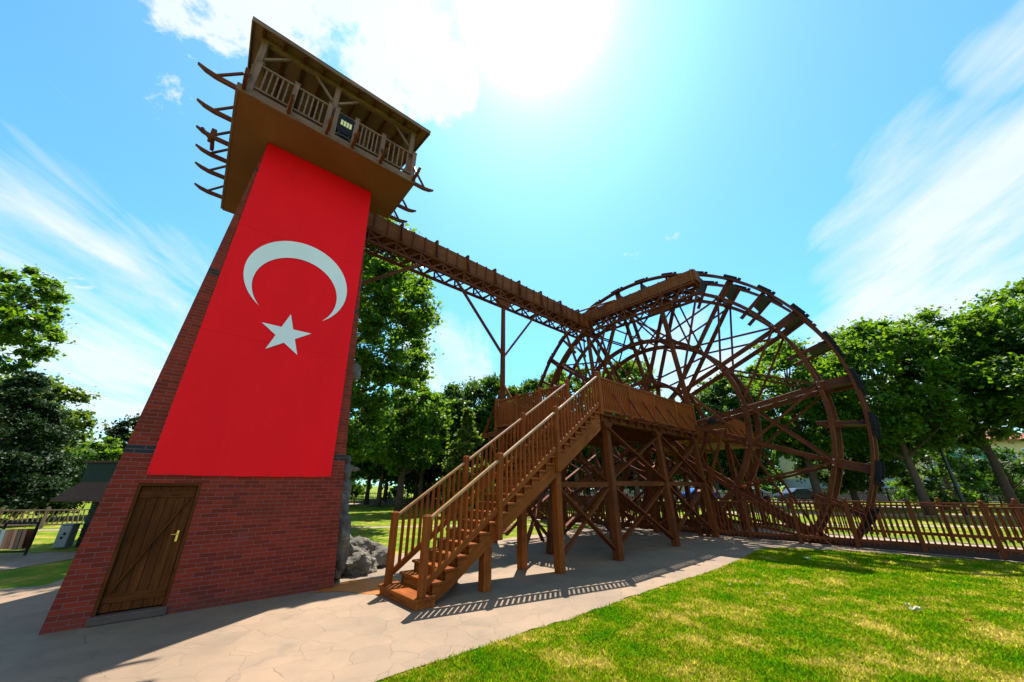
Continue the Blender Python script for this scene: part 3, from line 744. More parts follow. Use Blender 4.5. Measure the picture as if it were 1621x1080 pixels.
for s in (0.0, SW):
    # notched stringer
    pts = [(T0 - .02, .014), (T0 - .02, RISE - .045)]
    for k in range(1, NT):
        pts += [(T0 + k * RUN, pts[-1][1]), (T0 + k * RUN, (k + 1) * RISE - .042)]
    pts += [(T0 + NT * RUN, pts[-1][1]), (T0 + NT * RUN, NT * RISE - .46), (T0 + .30, .014)]
    m = MB(); i0 = 0
    # as quads strip: per step, top notch down to lower edge
    def low(t): return max(.014, .014 + (t - (T0 + .30)) * (NT * RISE - .474) / (NT * RUN - .30))
    s0, s1 = s - .03, s + .03
    for k in range(NT):
        ta, tb = T0 + k * RUN, T0 + (k + 1) * RUN; zt = (k + 1) * RISE - .042
        if k == 0: ta = T0 + .001; 
        la, lb = low(ta), low(tb)
        for sd, fl_ in ((s0, False), (s1, True)):
            P = [(ta, sd, la), (tb, sd, lb), (tb, sd, zt), (ta, sd, zt)]
            U = [((p[0] * .82 + p[2] * .57), (p[2] * .82 - p[0] * .57)) for p in P]
            if fl_: P, U = P[::-1], U[::-1]
            m.poly(P, U)
        m.poly([(ta, s1, la), (tb, s1, lb), (tb, s0, lb), (ta, s0, la)], [(ta, .0), (tb, 0), (tb, .06), (ta, .06)])
        m.poly([(ta, s0, zt), (tb, s0, zt), (tb, s1, zt), (ta, s1, zt)], [(ta, .0), (tb, 0), (tb, .06), (ta, .06)])
    m.build('stringer', W_SUN, stair, SO)
NW = [-5.44, -3.93, -2.20, -.32]
def rail_z(t): return 1.20 + (t + 5.44) * (4.62 - 1.20) / 5.12
for s in (-.085, SW + .085):
    for i, t in enumerate(NW):
        m = MB(); zb = zs(t) - .05 if i else .02
        if i in (1, 2): zb -= .22
        m.box((t - .052, s - .052, max(.02, zb)), (t + .052, s + .052, rail_z(t) + (.05 if i == 0 else .08)))
        m.box((t - .038, s - .038, rail_z(t) + (.05 if i == 0 else .08)), (t + .038, s + .038, rail_z(t) + (.065 if i == 0 else .095)))
        m.build('newel_post', W_SUN, stair, SO, 0.006)
    for i in range(3):
        a, c = NW[i] + .05, NW[i + 1] - .05
        m = MB(); m.beam((a, s, rail_z(a) - .03), (c, s, rail_z(c) - .03), .062, .045); m.build('handrail', W_RAIL, stair, SO, 0.005)
        m = MB(); m.beam((a, s, zs(a) + .27), (c, s, zs(c) + .27), .045, .10); m.build('lower_rail', W_SUN, stair, SO, 0.004)
        nb = int((c - a) / .128)
        zh = 0.60
        first = None
        for k in range(nb):
            t = a + (c - a) * (k + 1) / (nb + 1)
            m = MB(); m.beam((t, s, zs(t) + .29), (t, s, rail_z(t) - .04), .042, .042); m.build('baluster', W_SUN, stair, SO)
for t, s in ((-4.12, .06), (-2.12, .06), (-2.42, .88), (-4.25, .88)):
    m = MB(); w_ = .085
    m.box((t - w_, s - w_, .012), (t + w_, s + w_, low(t) + .02)); m.build('support_post', W_SUN, stair, SO, 0.008)
m = MB(); m.beam((-2.12, .06, 1.72), (-.1, .06, 1.72), .06, .12); m.build('tie_beam', W_FRAME, stair, SO, .004)
for a_, c_ in (((-2.05, .10, .25), (-.08, .10, 1.62)), ((-2.05, .02, 1.62), (-.08, .02, .25)), ((-2.38, .9, .3), (-.6, 1.9, 1.5)), ((-2.38, .95, 1.6), (-.6, 1.95, .3))):
    m = MB(); m.beam(a_, c_, .05, .10, up=(0, 1, 0)); m.build('brace', W_FRAME, stair, SO, .004)

# ------------------------------------------------------------------ platform
PL = thing('viewing_platform', 'raised timber platform on braced splayed posts between the staircase and the water wheel', 'platform', ST, (3.0, 2.2, 0)); PO = (3.0, 2.2, 0)
SPAN_S = 4.4; TE = 6.22
posts = [((0, 0), (.22, .16)), ((3.2, .05), (3.2, .16)), ((6.27, .05), (6.12, .16)),
         ((-.35, 4.35), (.0, 4.25)), ((3.2, 4.5), (3.2, 4.25)), ((6.27, 4.4), (6.12, 4.25)), ((-.55, 1.72), (.1, 1.9)), ((3.2, 2.2), (3.2, 2.2)), ((6.2, 2.2), (6.15, 2.2))]
for (a_, c_) in posts:
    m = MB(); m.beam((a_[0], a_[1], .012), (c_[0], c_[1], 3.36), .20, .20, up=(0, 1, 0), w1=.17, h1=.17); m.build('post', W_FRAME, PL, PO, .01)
    m = MB(); m.prism([(c_[0] - .22, 3.36), (c_[0] - .12, 3.22), (c_[0] + .12, 3.22), (c_[0] + .22, 3.36)], 1, c_[1] - .1, c_[1] + .1); m.build('post_cap', W_FRAME, PL, PO, .006)
for s in (.16, 2.2, 4.25):
    m = MB(); m.box((-.28, s - .09, 3.362), (TE + .05, s + .09, 3.50)); m.build('main_beam', W_FRAME, PL, PO, .008)
for k in range(14):
    t = -.2 + k * .49; m = MB(); m.box((t - .035, -.02, 3.40), (t + .035, .068, 3.498)); m.box((t - .035, .252, 3.37), (t + .035, 2.108, 3.498)); m.box((t - .035, 2.292, 3.37), (t + .035, 4.158, 3.498)); m.build('joist', W_FRAME, PL, PO)
m = MB()
for k in range(34):
    t0_ = -.30 + k * .192; m.box((t0_, -.06, 3.502), (t0_ + .182, 4.46, 3.54))
m.build('deck', W_FRAME, PL, PO)
for z, s in ((1.75, .11), (1.75, 4.38)):
    for (t0_, t1_) in ((.14, 3.1), (3.3, 6.15)):
        m = MB(); m.beam((t0_, s, z), (t1_, s, z), .07, .13); m.build('tie_beam', W_FRAME, PL, PO, .005)
for t in (.12, 3.2, 6.2):
    for s0, s1 in ((.2, 2.1), (2.3, 4.2)):
        m = MB(); m.beam((t, s0, 1.75), (t, s1, 1.75), .07, .13); m.build('tie_beam', W_FRAME, PL, PO, .005)
        for za, zb in ((.2, 1.65), (1.65, .2), (1.85, 3.25), (3.25, 1.85)):
            if t == 3.2 and za > 1.7: continue
            m = MB(); m.beam((t + (.04 if za < zb else -.04), s0, za), (t + (.04 if za < zb else -.04), s1, zb), .05, .11, up=(1, 0, 0)); m.build('brace', W_FRAME, PL, PO, .004)
for (t0_, t1_) in ((.12, 3.12), (3.28, 6.12)):
    for s in (.10, 4.36):
        for za, zb, o_ in ((.22, 1.68, .035), (1.68, .22, -.035), (1.83, 3.2, .035), (3.2, 1.83, -.035)):
            m = MB(); m.beam((t0_, s + o_, za), (t1_, s + o_, zb), .05, .13, up=(0, 1, 0)); m.build('brace', W_FRAME, PL, PO, .004)
ZB, ZH = 3.66, 4.57
def flat_rail(p0, p1, sp, par, off, mat, zb, zh, stuff=False, posts_=True, bw=.038):
    p0, p1 = Vector(p0), Vector(p1); L = (p1 - p0).length; nb = int(L / sp)
    m = MB(); m.beam((p0.x, p0.y, zh), (p1.x, p1.y, zh), .07, .05); rl = m.build('top_rail', mat, par, off, .004)
    m = MB(); m.beam((p0.x, p0.y, zb), (p1.x, p1.y, zb), .045, .06); m.build('bottom_rail', mat, par, off, .004)
    if stuff:
        m = MB()
        for k in range(nb):
            p = p0.lerp(p1, (k + 1) / (nb + 1)); m.beam((p.x, p.y, zb + .03), (p.x, p.y, zh - .025), bw, bw)
        o = m.build('balusters', mat, rl, off); o['kind'] = 'stuff'; return rl
    first = None; m = MB(); m.beam((0, 0, zb + .03), (0, 0, zh - .025), bw, bw)
    for k in range(nb):
        p = p0.lerp(p1, (k + 1) / (nb + 1)); Lc = (p.x - off[0], p.y - off[1], -off[2])
        if first is None: first = m.build('baluster', mat, rl); first.location = Lc
        else: copy_part(first, Lc)
    return rl
pts_t = [-.27, 1.35, 2.9, 4.5, 6.1]
for i in range(4): flat_rail((pts_t[i] + .05, -.03, 0), (pts_t[i + 1] - .05, -.03, 0), .098, PL, PO, W_STAIR, ZB, ZH)
pts_s = [1.08, 2.2, 3.3, 4.4]
for i in range(3): flat_rail((-.27, pts_s[i] + .05, 0), (-.27, pts_s[i + 1] - .05, 0), .11, PL, PO, W_STAIR, ZB, ZH)
for i in range(4): flat_rail((pts_t[i] + .05, 4.42, 0), (pts_t[i + 1] - .05, 4.42, 0), .12, PL, PO, W_STAIR, ZB, ZH, True)
for (t, s) in [(x, -.03) for x in pts_t] + [(-.27, x) for x in pts_s] + [(x, 4.42) for x in pts_t[1:]]:
    m = MB(); m.box((t - .05, s - .05, 3.542), (t + .05, s + .05, 4.67)); m.box((t - .04, s - .04, 4.67), (t + .04, s + .04, 4.685)); m.build('railing_post', W_STAIR, PL, PO, .005)
for t in (.35, 1.2, 2.05, 2.9, 3.75, 4.6, 5.45):
    m = MB(); m.beam((t, -.08, 3.47), (t, -.52, 3.50), .06, .10, h1=.06); m.beam((t, -.44, 3.52), (t, -.09, 4.18), .04, .05); m.build('outrigger', W_FRAME, PL, PO, .004)
m = MB(); m.beam((6.2, .2, 3.72), (6.2, -1.28, 3.74), .13, .17, h1=.10); m.build('outrigger', W_FRAME, PL, PO, .006)
m = MB(); m.beam((6.2, -1.1, 3.82), (6.2, .02, 5.15), .08, .09); m.beam((6.2, -.95, 3.64), (6.2, -.10, 1.8), .08, .10); m.build('outrigger_brace', W_FRAME, PL, PO, .005)
m = MB(); m.beam((.1, 4.3, 3.5), (.1, 5.65, 3.48), .12, .16); m.beam((.1, 5.55, 3.55), (.1, 4.52, 5.15), .07, .08); m.beam((.1, 5.25, 3.4), (.1, 4.4, 1.9), .07, .09); m.build('outrigger', W_FRAME, PL, PO, .006)
m = MB(); m.beam((.1, 3.2, 3.6), (.1, 4.45, 5.3), .07, .08); m.build('outrigger_brace', W_FRAME, PL, PO, .005)

# far platform beyond the wheel
FPf = thing('far_platform', 'second timber platform with railing seen behind the water wheel', 'platform', ST, (11.5, 2.2, 0)); FO = (11.5, 2.2, 0)
for t in (9.6, 12.4):
    for s in (.1, 2.2, 4.3):
        m = MB(); m.box((t - .09, s - .09, .012), (t + .09, s + .09, 3.36)); m.build('post', W_FRAME, FPf, FO)
m = MB(); m.box((9.3, -.05, 3.362), (13.4, .12, 3.5)); m.box((9.3, 2.1, 3.362), (13.4, 2.3, 3.5)); m.box((9.3, 4.2, 3.362), (13.4, 4.4, 3.5)); m.build('main_beam', W_FRAME, FPf, FO)
m = MB(); m.box((9.3, -.1, 3.502), (13.4, 4.45, 3.54)); m.build('deck', W_FRAME, FPf, FO)
flat_rail((9.35, -.03, 0), (13.4, -.03, 0), .085, FPf, FO, W_STAIR, ZB, ZH, False, True, .05)
flat_rail((13.4, .05, 0), (13.4, 4.4, 0), .1, FPf, FO, W_STAIR, ZB, ZH)
for t in (9.4, 10.3, 11.3, 12.3, 13.35):
    m = MB(); m.beam((t, -.08, 3.48), (t, -.45, 3.5), .06, .08); m.beam((t, -.4, 3.5), (t, -.09, 4.2), .04, .05); m.build('outrigger', W_FRAME, FPf, FO)
for a_, c_ in (((9.6, .1, .3), (12.4, .1, 3.2)), ((9.6, .02, 3.2), (12.4, .02, .3)), ((9.6, 4.3, .3), (12.4, 4.3, 3.2))):
    m = MB(); m.beam(a_, c_, .06, .12, up=(0, 1, 0)); m.build('brace', W_FRAME, FPf, FO)

f2 = thing('floodlight', 'small black floodlight standing on the platform edge beam beside the wheel', 'floodlight', ST, (6.2, -.62, 3.83))
b = MB(); b.box((-.16, -.14, .07), (.10, .14, .22)); b.build('housing', BLACK, f2, (0, 0, 0), .02)
b = MB(); b.box((-.03, -.165, -.01), (.03, -.145, .16)); b.box((-.03, .145, -.01), (.03, .165, .16)); b.box((-.03, -.145, -.01), (.03, .145, .012)); b.build('mount', DARKSTEEL, f2)

# ------------------------------------------------------------------ aqueduct
AQ = thing('timber_aqueduct', 'timber trough on a lattice truss running from the tower to the top of the wheel', 'aqueduct', ST, (.1, 4.6, 0)); AO = (.1, 4.6, 0)
sN, sF = 4.42, 5.02
A0, A1 = -6.6, 6.62; zt0, zt1 = 9.50, 10.08
def trough(axis, a0, a1, n0, n1, z0, z1, name):
    def P(a, n, z): return (a, n, z) if axis == 0 else (n, a, z)
    for n, nm in ((n0, 'trough_side'), (n1, 'trough_side')):
        m = MB(); m.box(P(a0, n - .018, z0), P(a1, n + .018, z1)); o = m.build(nm, W_TROUGH, AQ, AO)
    m = MB(); m.box(P(a0, n0 + .019, z0), P(a1, n1 - .019, z0 + .04)); m.build('trough_bottom', W_TROUGH, AQ, AO)
trough(0, A0, A1 - .6, sN, sF, zt0, zt1, 'a')
trough(1, -1.15, 5.04, 6.05, 6.62, 9.90, 10.42, 'b')
m = MB(); m.box((6.07, -1.18, 9.90), (6.60, -1.152, 10.42)); m.build('trough_end', W_TROUGH, AQ, AO)
k = 0; t = -5.63
while t < 6.0:
    big = (k % 3 == 2)
    m = MB()
    for s, d in ((sN, -1), (sF, 1)):
        e = .085 if big else .035
        m.box((t - .03, s + d * .02, zt0 - .03), (t + .03, s + d * (.02 + e), zt1 + (.07 if big else .02)))
        if big: m.beam((t, s + d * .20, zt0 - .1), (t, s + d * .06, zt1 + .06), .05, .05)
    m.box((t - .03, sN - .05, zt0 - .09), (t + .03, sF + .05, zt0 - .032))
    if big: m.box((t - .04, sN - .08, zt1 + .071), (t + .04, sF + .08, zt1 + .12))
    m.build('trough_rib', W_FRAME, AQ, AO, .003); k += 1; t += .468
s = -1.04; k = 0
while s < 4.4:
    m = MB()
    for t, d in ((6.05, -1), (6.62, 1)): m.box((t + d * .02, s - .03, 9.87), (t + d * .055, s + .03, 10.44))
    m.box((6.0, s - .03, 9.81), (6.67, s + .03, 9.868)); m.build('trough_rib', W_STAIR, AQ, AO, .003); s += .485; k += 1
# trusses
def truss(axis, a0, a1, n, z0, z1, panel, name):
    def P(a, z, o_=0): return (a, n + o_, z) if axis == 0 else (n + o_, a, z)
    up = (0, 0, 1)
    m = MB(); m.beam(P(a0, z0), P(a1, z0), .09, .10); m.build('bottom_chord', W_FRAME, AQ, AO, .004)
    m = MB(); m.beam(P(a0, z1), P(a1, z1), .09, .10); m.build('top_chord', W_FRAME, AQ, AO, .004)
    a = a0 + .1
    while a + panel <= a1 + .01:
        m = MB(); h = panel / 2
        m.beam(P(a + h, z0 + .05), P(a + h, z1 - .05), .05, .06)
        m.beam(P(a, z0 + .05, .012), P(a + h, z1 - .05, .012), .045, .06); m.beam(P(a + panel, z0 + .05, .012), P(a + h, z1 - .05, .012), .045, .06)
        m.beam(P(a + panel * .5, z0 + .05, -.012), P(a + panel, z1 - .05, -.012), .04, .05)
        m.build('truss_web', W_FRAME, AQ, AO); a += panel
for n in (sN, sF): truss(0, -6.3, 6.5, n, 8.97, 9.42, .93, 'a')
for n in (6.05, 6.62): truss(1, -1.12, 4.95, n, 9.22, 9.80, .95, 'b')
k = 0; t = -6.2
while t < 6.0:
    m = MB(); m.box((t - .03, sN + .046, 8.94), (t + .03, sF - .046, 9.0)); m.beam((t, sN, 8.9), (t, sF, 9.4), .04, .05); m.build('cross_tie', W_FRAME, AQ, AO); t += .93
s = -1.0
while s < 4.8:
    m = MB(); m.box((6.096, s - .03, 9.19), (6.574, s + .03, 9.25)); m.beam((6.08, s, 9.2), (6.6, s, 9.78), .04, .05); m.build('cross_tie', W_FRAME, AQ, AO); s += .95
# mast with capital and foot
m = MB(); m.beam((.1, 4.5, 3.54), (.1, 4.5, 8.75), .17, .17, up=(0, 1, 0), w1=.13, h1=.13); m.build('mast', W_FRAME, AQ, AO, .012)
m = MB(); m.prism([(-.32, 8.92), (-.12, 8.60), (.32, 8.60), (.52, 8.92)], 1, 4.42, 4.58); m.box((-.14, 4.40, 8.62), (.34, 4.60, 8.66)); m.build('mast_cap', W_FRAME, AQ, AO, .006)
m = MB(); m.prism([(-.30, 3.56), (.5, 3.56), (.22, 4.15), (-.02, 4.15)], 1, 4.46, 4.54); m.prism([(4.2, 3.56), (4.85, 3.56), (4.6, 4.15), (4.4, 4.15)], 0, .06, .14); m.build('mast_foot', W_FRAME, AQ, AO, .004)
m = MB(); m.beam((.04, 4.45, 6.5), (-2.32, 4.45, 8.94), .08, .09, up=(0, 1, 0)); m.build('strut', W_FRAME, AQ, AO, .004)
m = MB(); m.beam((.16, 4.45, 6.5), (2.05, 4.45, 8.94), .07, .08, up=(0, 1, 0)); m.build('strut', W_FRAME, AQ, AO, .004)
m = MB(); m.beam((-6.2, 4.45, 7.0), (-3.86, 4.45, 8.93), .09, .09, up=(0, 1, 0)); m.build('strut', W_FRAME, AQ, AO, .004)
m = MB(); m.beam((6.12, -.02, 3.5), (6.12, .52, 9.16), .17, .15, up=(1, 0, 0)); m.build('tower_post', W_FRAME, AQ, AO, .01)
m = MB(); m.beam((6.12, 4.22, 3.5), (6.12, 4.58, 8.95), .16, .15, up=(1, 0, 0)); m.build('tower_post', W_FRAME, AQ, AO, .01)
m = MB(); m.prism([(.0, 9.17), (.25, 8.95), (.8, 8.95), (1.2, 9.17)], 0, 6.05, 6.19); m.build('post_cap', W_FRAME, AQ, AO, .006)
for a_, c_, w_ in (((6.12, 4.5, 5.2), (6.12, 2.9, 9.15), .09), ((6.12, 4.3, 7.2), (6.12, 3.5, 9.15), .08), ((6.14, 3.3, 9.15), (6.14, .22, 6.9), .07), ((6.06, -1.05, 9.15), (6.06, .16, 5.6), .07),
                   ((5.9, 4.55, 5.4), (4.1, 4.55, 8.92), .09), ((5.95, 4.5, 6.6), (5.0, 4.5, 8.92), .08), ((6.18, 2.6, 3.6), (6.18, 3.9, 9.1), .08), ((6.1, .1, 7.4), (6.1, 2.0, 9.15), .08),
                   ((6.6, 4.4, 3.5), (6.6, 4.9, 9.1), .12), ((6.6, .2, 3.5), (6.6, .7, 9.1), .12), ((6.62, 4.5, 8.9), (6.62, 1.0, 4.2), .07)):
    m = MB(); m.beam(a_, c_, w_, w_, up=(1, 0, 0)); m.build('strut', W_FRAME, AQ, AO, .004)
m = MB(); m.beam((5.2, 5.02, 10.15), (6.1, 2.75, 10.46), .06, .07); m.build('corner_tie', W_STAIR, AQ, AO, .004)

# ------------------------------------------------------------------ water wheel
HC = (7.2, 2.50, 4.23)
WH = thing('water_wheel', 'giant dark timber water wheel with black buckets round its rim', 'water wheel', ST, HC)
TF = 1.25; RO, RM, RI, RH = 7.38, 6.46, 4.05, 2.05
def rim(r, w, x, name, th=.085):
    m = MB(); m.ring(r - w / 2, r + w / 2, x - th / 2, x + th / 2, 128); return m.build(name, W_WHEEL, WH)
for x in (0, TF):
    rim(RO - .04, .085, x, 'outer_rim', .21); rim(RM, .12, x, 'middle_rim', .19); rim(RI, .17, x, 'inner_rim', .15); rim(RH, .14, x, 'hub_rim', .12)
A0d = 129.0
def polar(r, a, x=0.0): return (x, r * math.cos(a), r * math.sin(a))
base = None
off_ = R(11.25)
mA, mB = MB(), MB()
sx = .09
# a pair of spokes that meet in a V at the hub ring
for mm, sg in ((mA, -1), (mB, 1)):
    mm.beam(polar(RH - .05, sg * R(1.6)), polar(RM + .2, sg * off_), .075, .20, up=(1, 0, 0))
def spoke_obj(sg, x):
    m = MB(); a = sg * off_
    # board lies in the wheel plane: broad side faces the axle direction
    m.beam(polar(RH - .05, sg * R(1.8), 0), polar(RM + .1, a, 0), .17, .075, up=(1, 0, 0)); m.beam(polar(RM - .12, a, .002), polar(RO - .03, a, .002), .28, .066, up=(1, 0, 0))
    o = m.build('spoke', W_WHEEL, WH, bevel=.005); o.location = (x, 0, 0); return o
for x, dx in ((0, .145), (TF, -.145)):
    for sg in (-1, 1):
        o = spoke_obj(sg, x + dx)
        for j in range(8):
            rot = (R(A0d - 11.25 + 45 * j - 0.0), 0, 0) if False else (R(A0d + 11.25 + 45 * j), 0, 0)
            if j == 0: o.rotation_euler = rot
            else: copy_part(o, rot=rot)
for r_ in (RM, RI):
    m = MB(); m.box((-.19, r_ - .05, -.13), (-.172, r_ + .05, .13)); pb = m.build('bolt_plate', W_WHEEL, WH)
    m = MB()
    for zz in (-.09, .09): m.tube([(-.19, r_, zz), (-.205, r_, zz)], .018, 8)
    bo = m.build('bolt', plain('zinc_bolt', (.45, .45, .45), .35, .8, .1), pb)
    for j in range(16):
        a = R(A0d + 22.5 * j)
        if j == 0: pb.rotation_euler = (a, 0, 0)
        else:
            c = copy_part(pb, rot=(a, 0, 0)); d = bo.copy(); COL.objects.link(d); d.parent = c
# crossed braces between neighbouring spokes
def brace_obj(kind, x):
    m = MB(); a0, a1 = 0, R(22.5); r0, r1 = (RI, RM) if kind == 0 else (RM, RI)
    m.beam(polar(r0, a0), polar(r1, a1), .075, .04, up=(1, 0, 0)); o = m.build('brace', W_WHEEL, WH); o.location = (x, 0, 0); return o
for x, dx in ((0, -.12), (TF, .12)):
    for kind in (0, 1):
        o = brace_obj(kind, x + dx * (1 if kind else .4) * 1.0)
        for j in range(16):
            rot = (R(A0d + 22.5 * j), 0, 0)
            if j == 0: o.rotation_euler = rot
            else: copy_part(o, rot=rot)
# inner braces crossing towards the hub
def inner_obj(x):
    m = MB(); m.beam(polar(RH, R(22.5)), polar(RI, R(45) - R(11.25) + R(22.5)), .07, .04, up=(1, 0, 0)); o = m.build('brace', W_WHEEL, WH); o.location = (x, 0, 0); return o
for x in (-.10, TF + .10):
    o = inner_obj(x)
    for j in range(8):
        rot = (R(A0d + 45 * j), 0, 0)
        if j == 0: o.rotation_euler = rot
        else: copy_part(o, rot=rot)
# buckets: a slate board across the rim, black boxes over both rims, short arms between the spokes
m = MB(); m.beam((.11, RO - .38, .02), (TF - .11, RO - .38, .02), .62, .03, up=(0, 0, 1)); pad = m.build('paddle_board', SLATE, WH)
m = MB(); m.beam((0, RO + .02, -.30), (0, RO + .02, .25), .22, .07, up=(1, 0, 0)); m.beam((0, RO + .02, .25), (0, RO + .02, .31), .10, .04, up=(1, 0, 0)); m.beam((0, RO + .02, .31), (0, RO + .02, .43), .20, .08, up=(1, 0, 0))
cap_ = m.build('bucket_box', BLACK, WH, bevel=.01)
m = MB(); m.beam((0, RM - .42, 0), (0, RO - .02, 0), .06, .13, up=(0, 0, 1))
arm = m.build('bucket_arm', W_WHEEL, WH, bevel=.004); arm.location = (.14, 0, 0)
m = MB(); m.beam((.04, RI, 0), (TF - .04, RI, 0), .09, .09); tie = m.build('rim_tie', W_WHEEL, WH)
m = MB(); m.beam((.04, RM, 0), (TF - .04, RM, 0), .08, .08); tie2 = m.build('rim_tie', W_WHEEL, WH)
for j in range(32):
    a = R(A0d + 11.25 * j)
    copy_part(cap_, loc=(TF, 0, 0), rot=(a, 0, 0))
    if j == 0: pad.rotation_euler = (a, 0, 0); cap_.rotation_euler = (a, 0, 0); tie.rotation_euler = (a, 0, 0); tie2.rotation_euler = (a, 0, 0)
    else:
        copy_part(pad, rot=(a, 0, 0)); copy_part(cap_, rot=(a, 0, 0))
        if j % 2 == 0: copy_part(tie, rot=(a, 0, 0)); copy_part(tie2, rot=(a, 0, 0))
    if j % 2 == 1:
        copy_part(arm, loc=(TF - .14, 0, 0), rot=(a, 0, 0))
        if j == 1: arm.rotation_euler = (a, 0, 0)
        else: copy_part(arm, rot=(a, 0, 0))
m = MB(); m.tube([(-.25, 0, 0), (TF + .25, 0, 0)], .42, 24); m.build('hub_drum', W_WHEEL, WH, bevel=.01)
m = MB(); m.tube([(-1.05, 0, 0), (TF + 1.1, 0, 0)], .13, 18); m.build('axle', DARKSTEEL, WH)
m = MB(); m.beam((0, .35, 0), (0, RH, 0), .2, .08, up=(1, 0, 0)); hs = m.build('hub_spoke', W_WHEEL, WH)
for j in range(8):
    for x in (0, TF):
        if j == 0 and x == 0: hs.rotation_euler = (R(A0d + 11.25), 0, 0)
        else: copy_part(hs, loc=(x, 0, 0), rot=(R(A0d + 11.25 + 45 * j), 0, 0))
# bearing trestles
TRE = thing('axle_trestle', 'heavy timber trestle carrying the axle on the near side of the wheel', 'trestle', ST, (6.45, 2.5, 0)); 
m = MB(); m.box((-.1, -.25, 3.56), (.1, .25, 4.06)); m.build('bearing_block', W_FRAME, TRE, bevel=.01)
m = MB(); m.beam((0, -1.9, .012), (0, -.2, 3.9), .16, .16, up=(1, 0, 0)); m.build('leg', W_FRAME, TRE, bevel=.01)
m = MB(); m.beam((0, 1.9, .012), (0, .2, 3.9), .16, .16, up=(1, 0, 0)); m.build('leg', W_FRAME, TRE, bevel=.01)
TR2 = thing('axle_trestle', 'timber trestle carrying the axle on the far side of the wheel', 'trestle', ST, (9.1, 2.5, 0))
m = MB(); m.box((-.1, -.25, 3.56), (.1, .25, 4.06)); m.build('bearing_block', W_FRAME, TR2, bevel=.01)
for sg in (-1, 1):
    m = MB(); m.beam((0, sg * 1.9, .012), (0, sg * .2, 3.9), .16, .16, up=(1, 0, 0)); m.build('leg', W_FRAME, TR2, bevel=.01)

# ------------------------------------------------------------------ fences
def fence(name_label, p0, p1, nb, sp=.125, mat=W_FENCE, h=1.05, cap=True, turned=False, name='timber_fence'):
    p0, p1 = Vector(p0 + (0,)), Vector(p1 + (0,)); d = p1 - p0; L = d.length
    T = thing(name, name_label, 'fence', None, tuple(p0)); T.rotation_euler = (0, 0, math.atan2(d.y, d.x))
    n = nb; bay = L / n
    m = MB(); m.box((-.055, -.055, .012), (.055, .055, h + .06)); 
    if cap:
        m.box((-.066, -.066, h + .06), (.066, .066, h + .085)); m.tube([(0, 0, h + .085), (0, 0, h + .10), (0, 0, h + .135), (0, 0, h + .165), (0, 0, h + .18)], [.03, .05, .058, .045, .015], 10)
    post = m.build('post', mat, T, bevel=.006)
    for k in range(1, n + 1): copy_part(post, (bay * k, 0, 0))
    m = MB(); m.beam((.056, 0, h), (bay - .056, 0, h), .075, .045); rail = m.build('rail', mat, T, bevel=.004)
    m = MB(); m.beam((.056, 0, .20), (bay - .056, 0, .20), .05, .09); rail2 = m.build('rail', mat, T, bevel=.004)
    for k in range(1, n): copy_part(rail, (bay * k, 0, 0)); copy_part(rail2, (bay * k, 0, 0))
    m = MB(); q = int(bay / sp)
    if turned: m.tube([(0, 0, .10 + (h - .12) * j / 10) for j in range(11)], [.024, .026, .018, .030, .020, .030, .020, .030, .018, .026, .022], 8)
    else: m.beam((0, 0, .09), (0, 0, h - .02), .042, .03)
    tot = 0; first = None; rest = []
    for k in range(n):
        for j in range(q):
            x = bay * k + bay * (j + 1) / (q + 1)
            if tot < 100:
                if first is None: first = m.build('baluster', mat, T); first.location = (x, 0, 0)
                else: copy_part(first, (x, 0, 0))
            else: rest.append(x)
            tot += 1
    if rest:
        m = MB()
        for x in rest: m.beam((x, 0, .09), (x, 0, h - .02), .042, .03)
        o = m.build('balusters', mat, T); o['kind'] = 'stuff'
    return T
fence('brown timber railing fence with ball-capped posts along the lawn edge', w2(6.38, .35), w2(7.72, -10.4), 8, .135, W_FENCE, 1.17, True, True)
fence('dark timber fence beneath the raised platform in front of the wheel channel', w2(6.38, .6), w2(6.45, 10.2), 6, .14, W_FENCE, 1.1)
fence('brown timber fence on the far side of the wheel channel', w2(9.6, 10.4), w2(11.2, -12.0), 14, .16, W_FENCE, 1.15)
fence('short timber fence closing the channel end behind the staircase', w2(6.45, 10.3), w2(9.55, 10.4), 2, .14, W_FENCE, 1.1)

# lattice fence, left distance
LF = thing('rustic_fence', 'pale rustic fence with slanting pickets across the left lawn', 'fence', None, (-34, 14.3, 0)); LF.rotation_euler = (0, 0, R(11))
m = MB(); m.beam((0, 0, .012), (0, 0, .85), .09, .09); post = m.build('post', W_PALE, LF)
for k in range(1, 14): copy_part(post, (1.6 * k, 0, 0))
m = MB(); m.beam((.05, 0, .16), (1.55, 0, .16), .06, .05); rail0 = m.build('rail', W_PALE, LF)
for k in range(1, 13): copy_part(rail0, (1.6 * k, 0, 0))
m = MB(); m.beam((.05, 0, .72), (1.55, 0, .72), .06, .05); rail = m.build('rail', W_PALE, LF)
m2 = MB()
for j in range(8): m2.beam((.16 + j * .18, 0, .19), (.16 + j * .18 + (.10 if j < 4 else -.10), 0, .70), .035, .03)
pk = m2.build('picket_panel', W_PALE, LF)
for k in range(1, 13): copy_part(rail, (1.6 * k, 0, 0)); copy_part(pk, (1.6 * k, 0, 0))

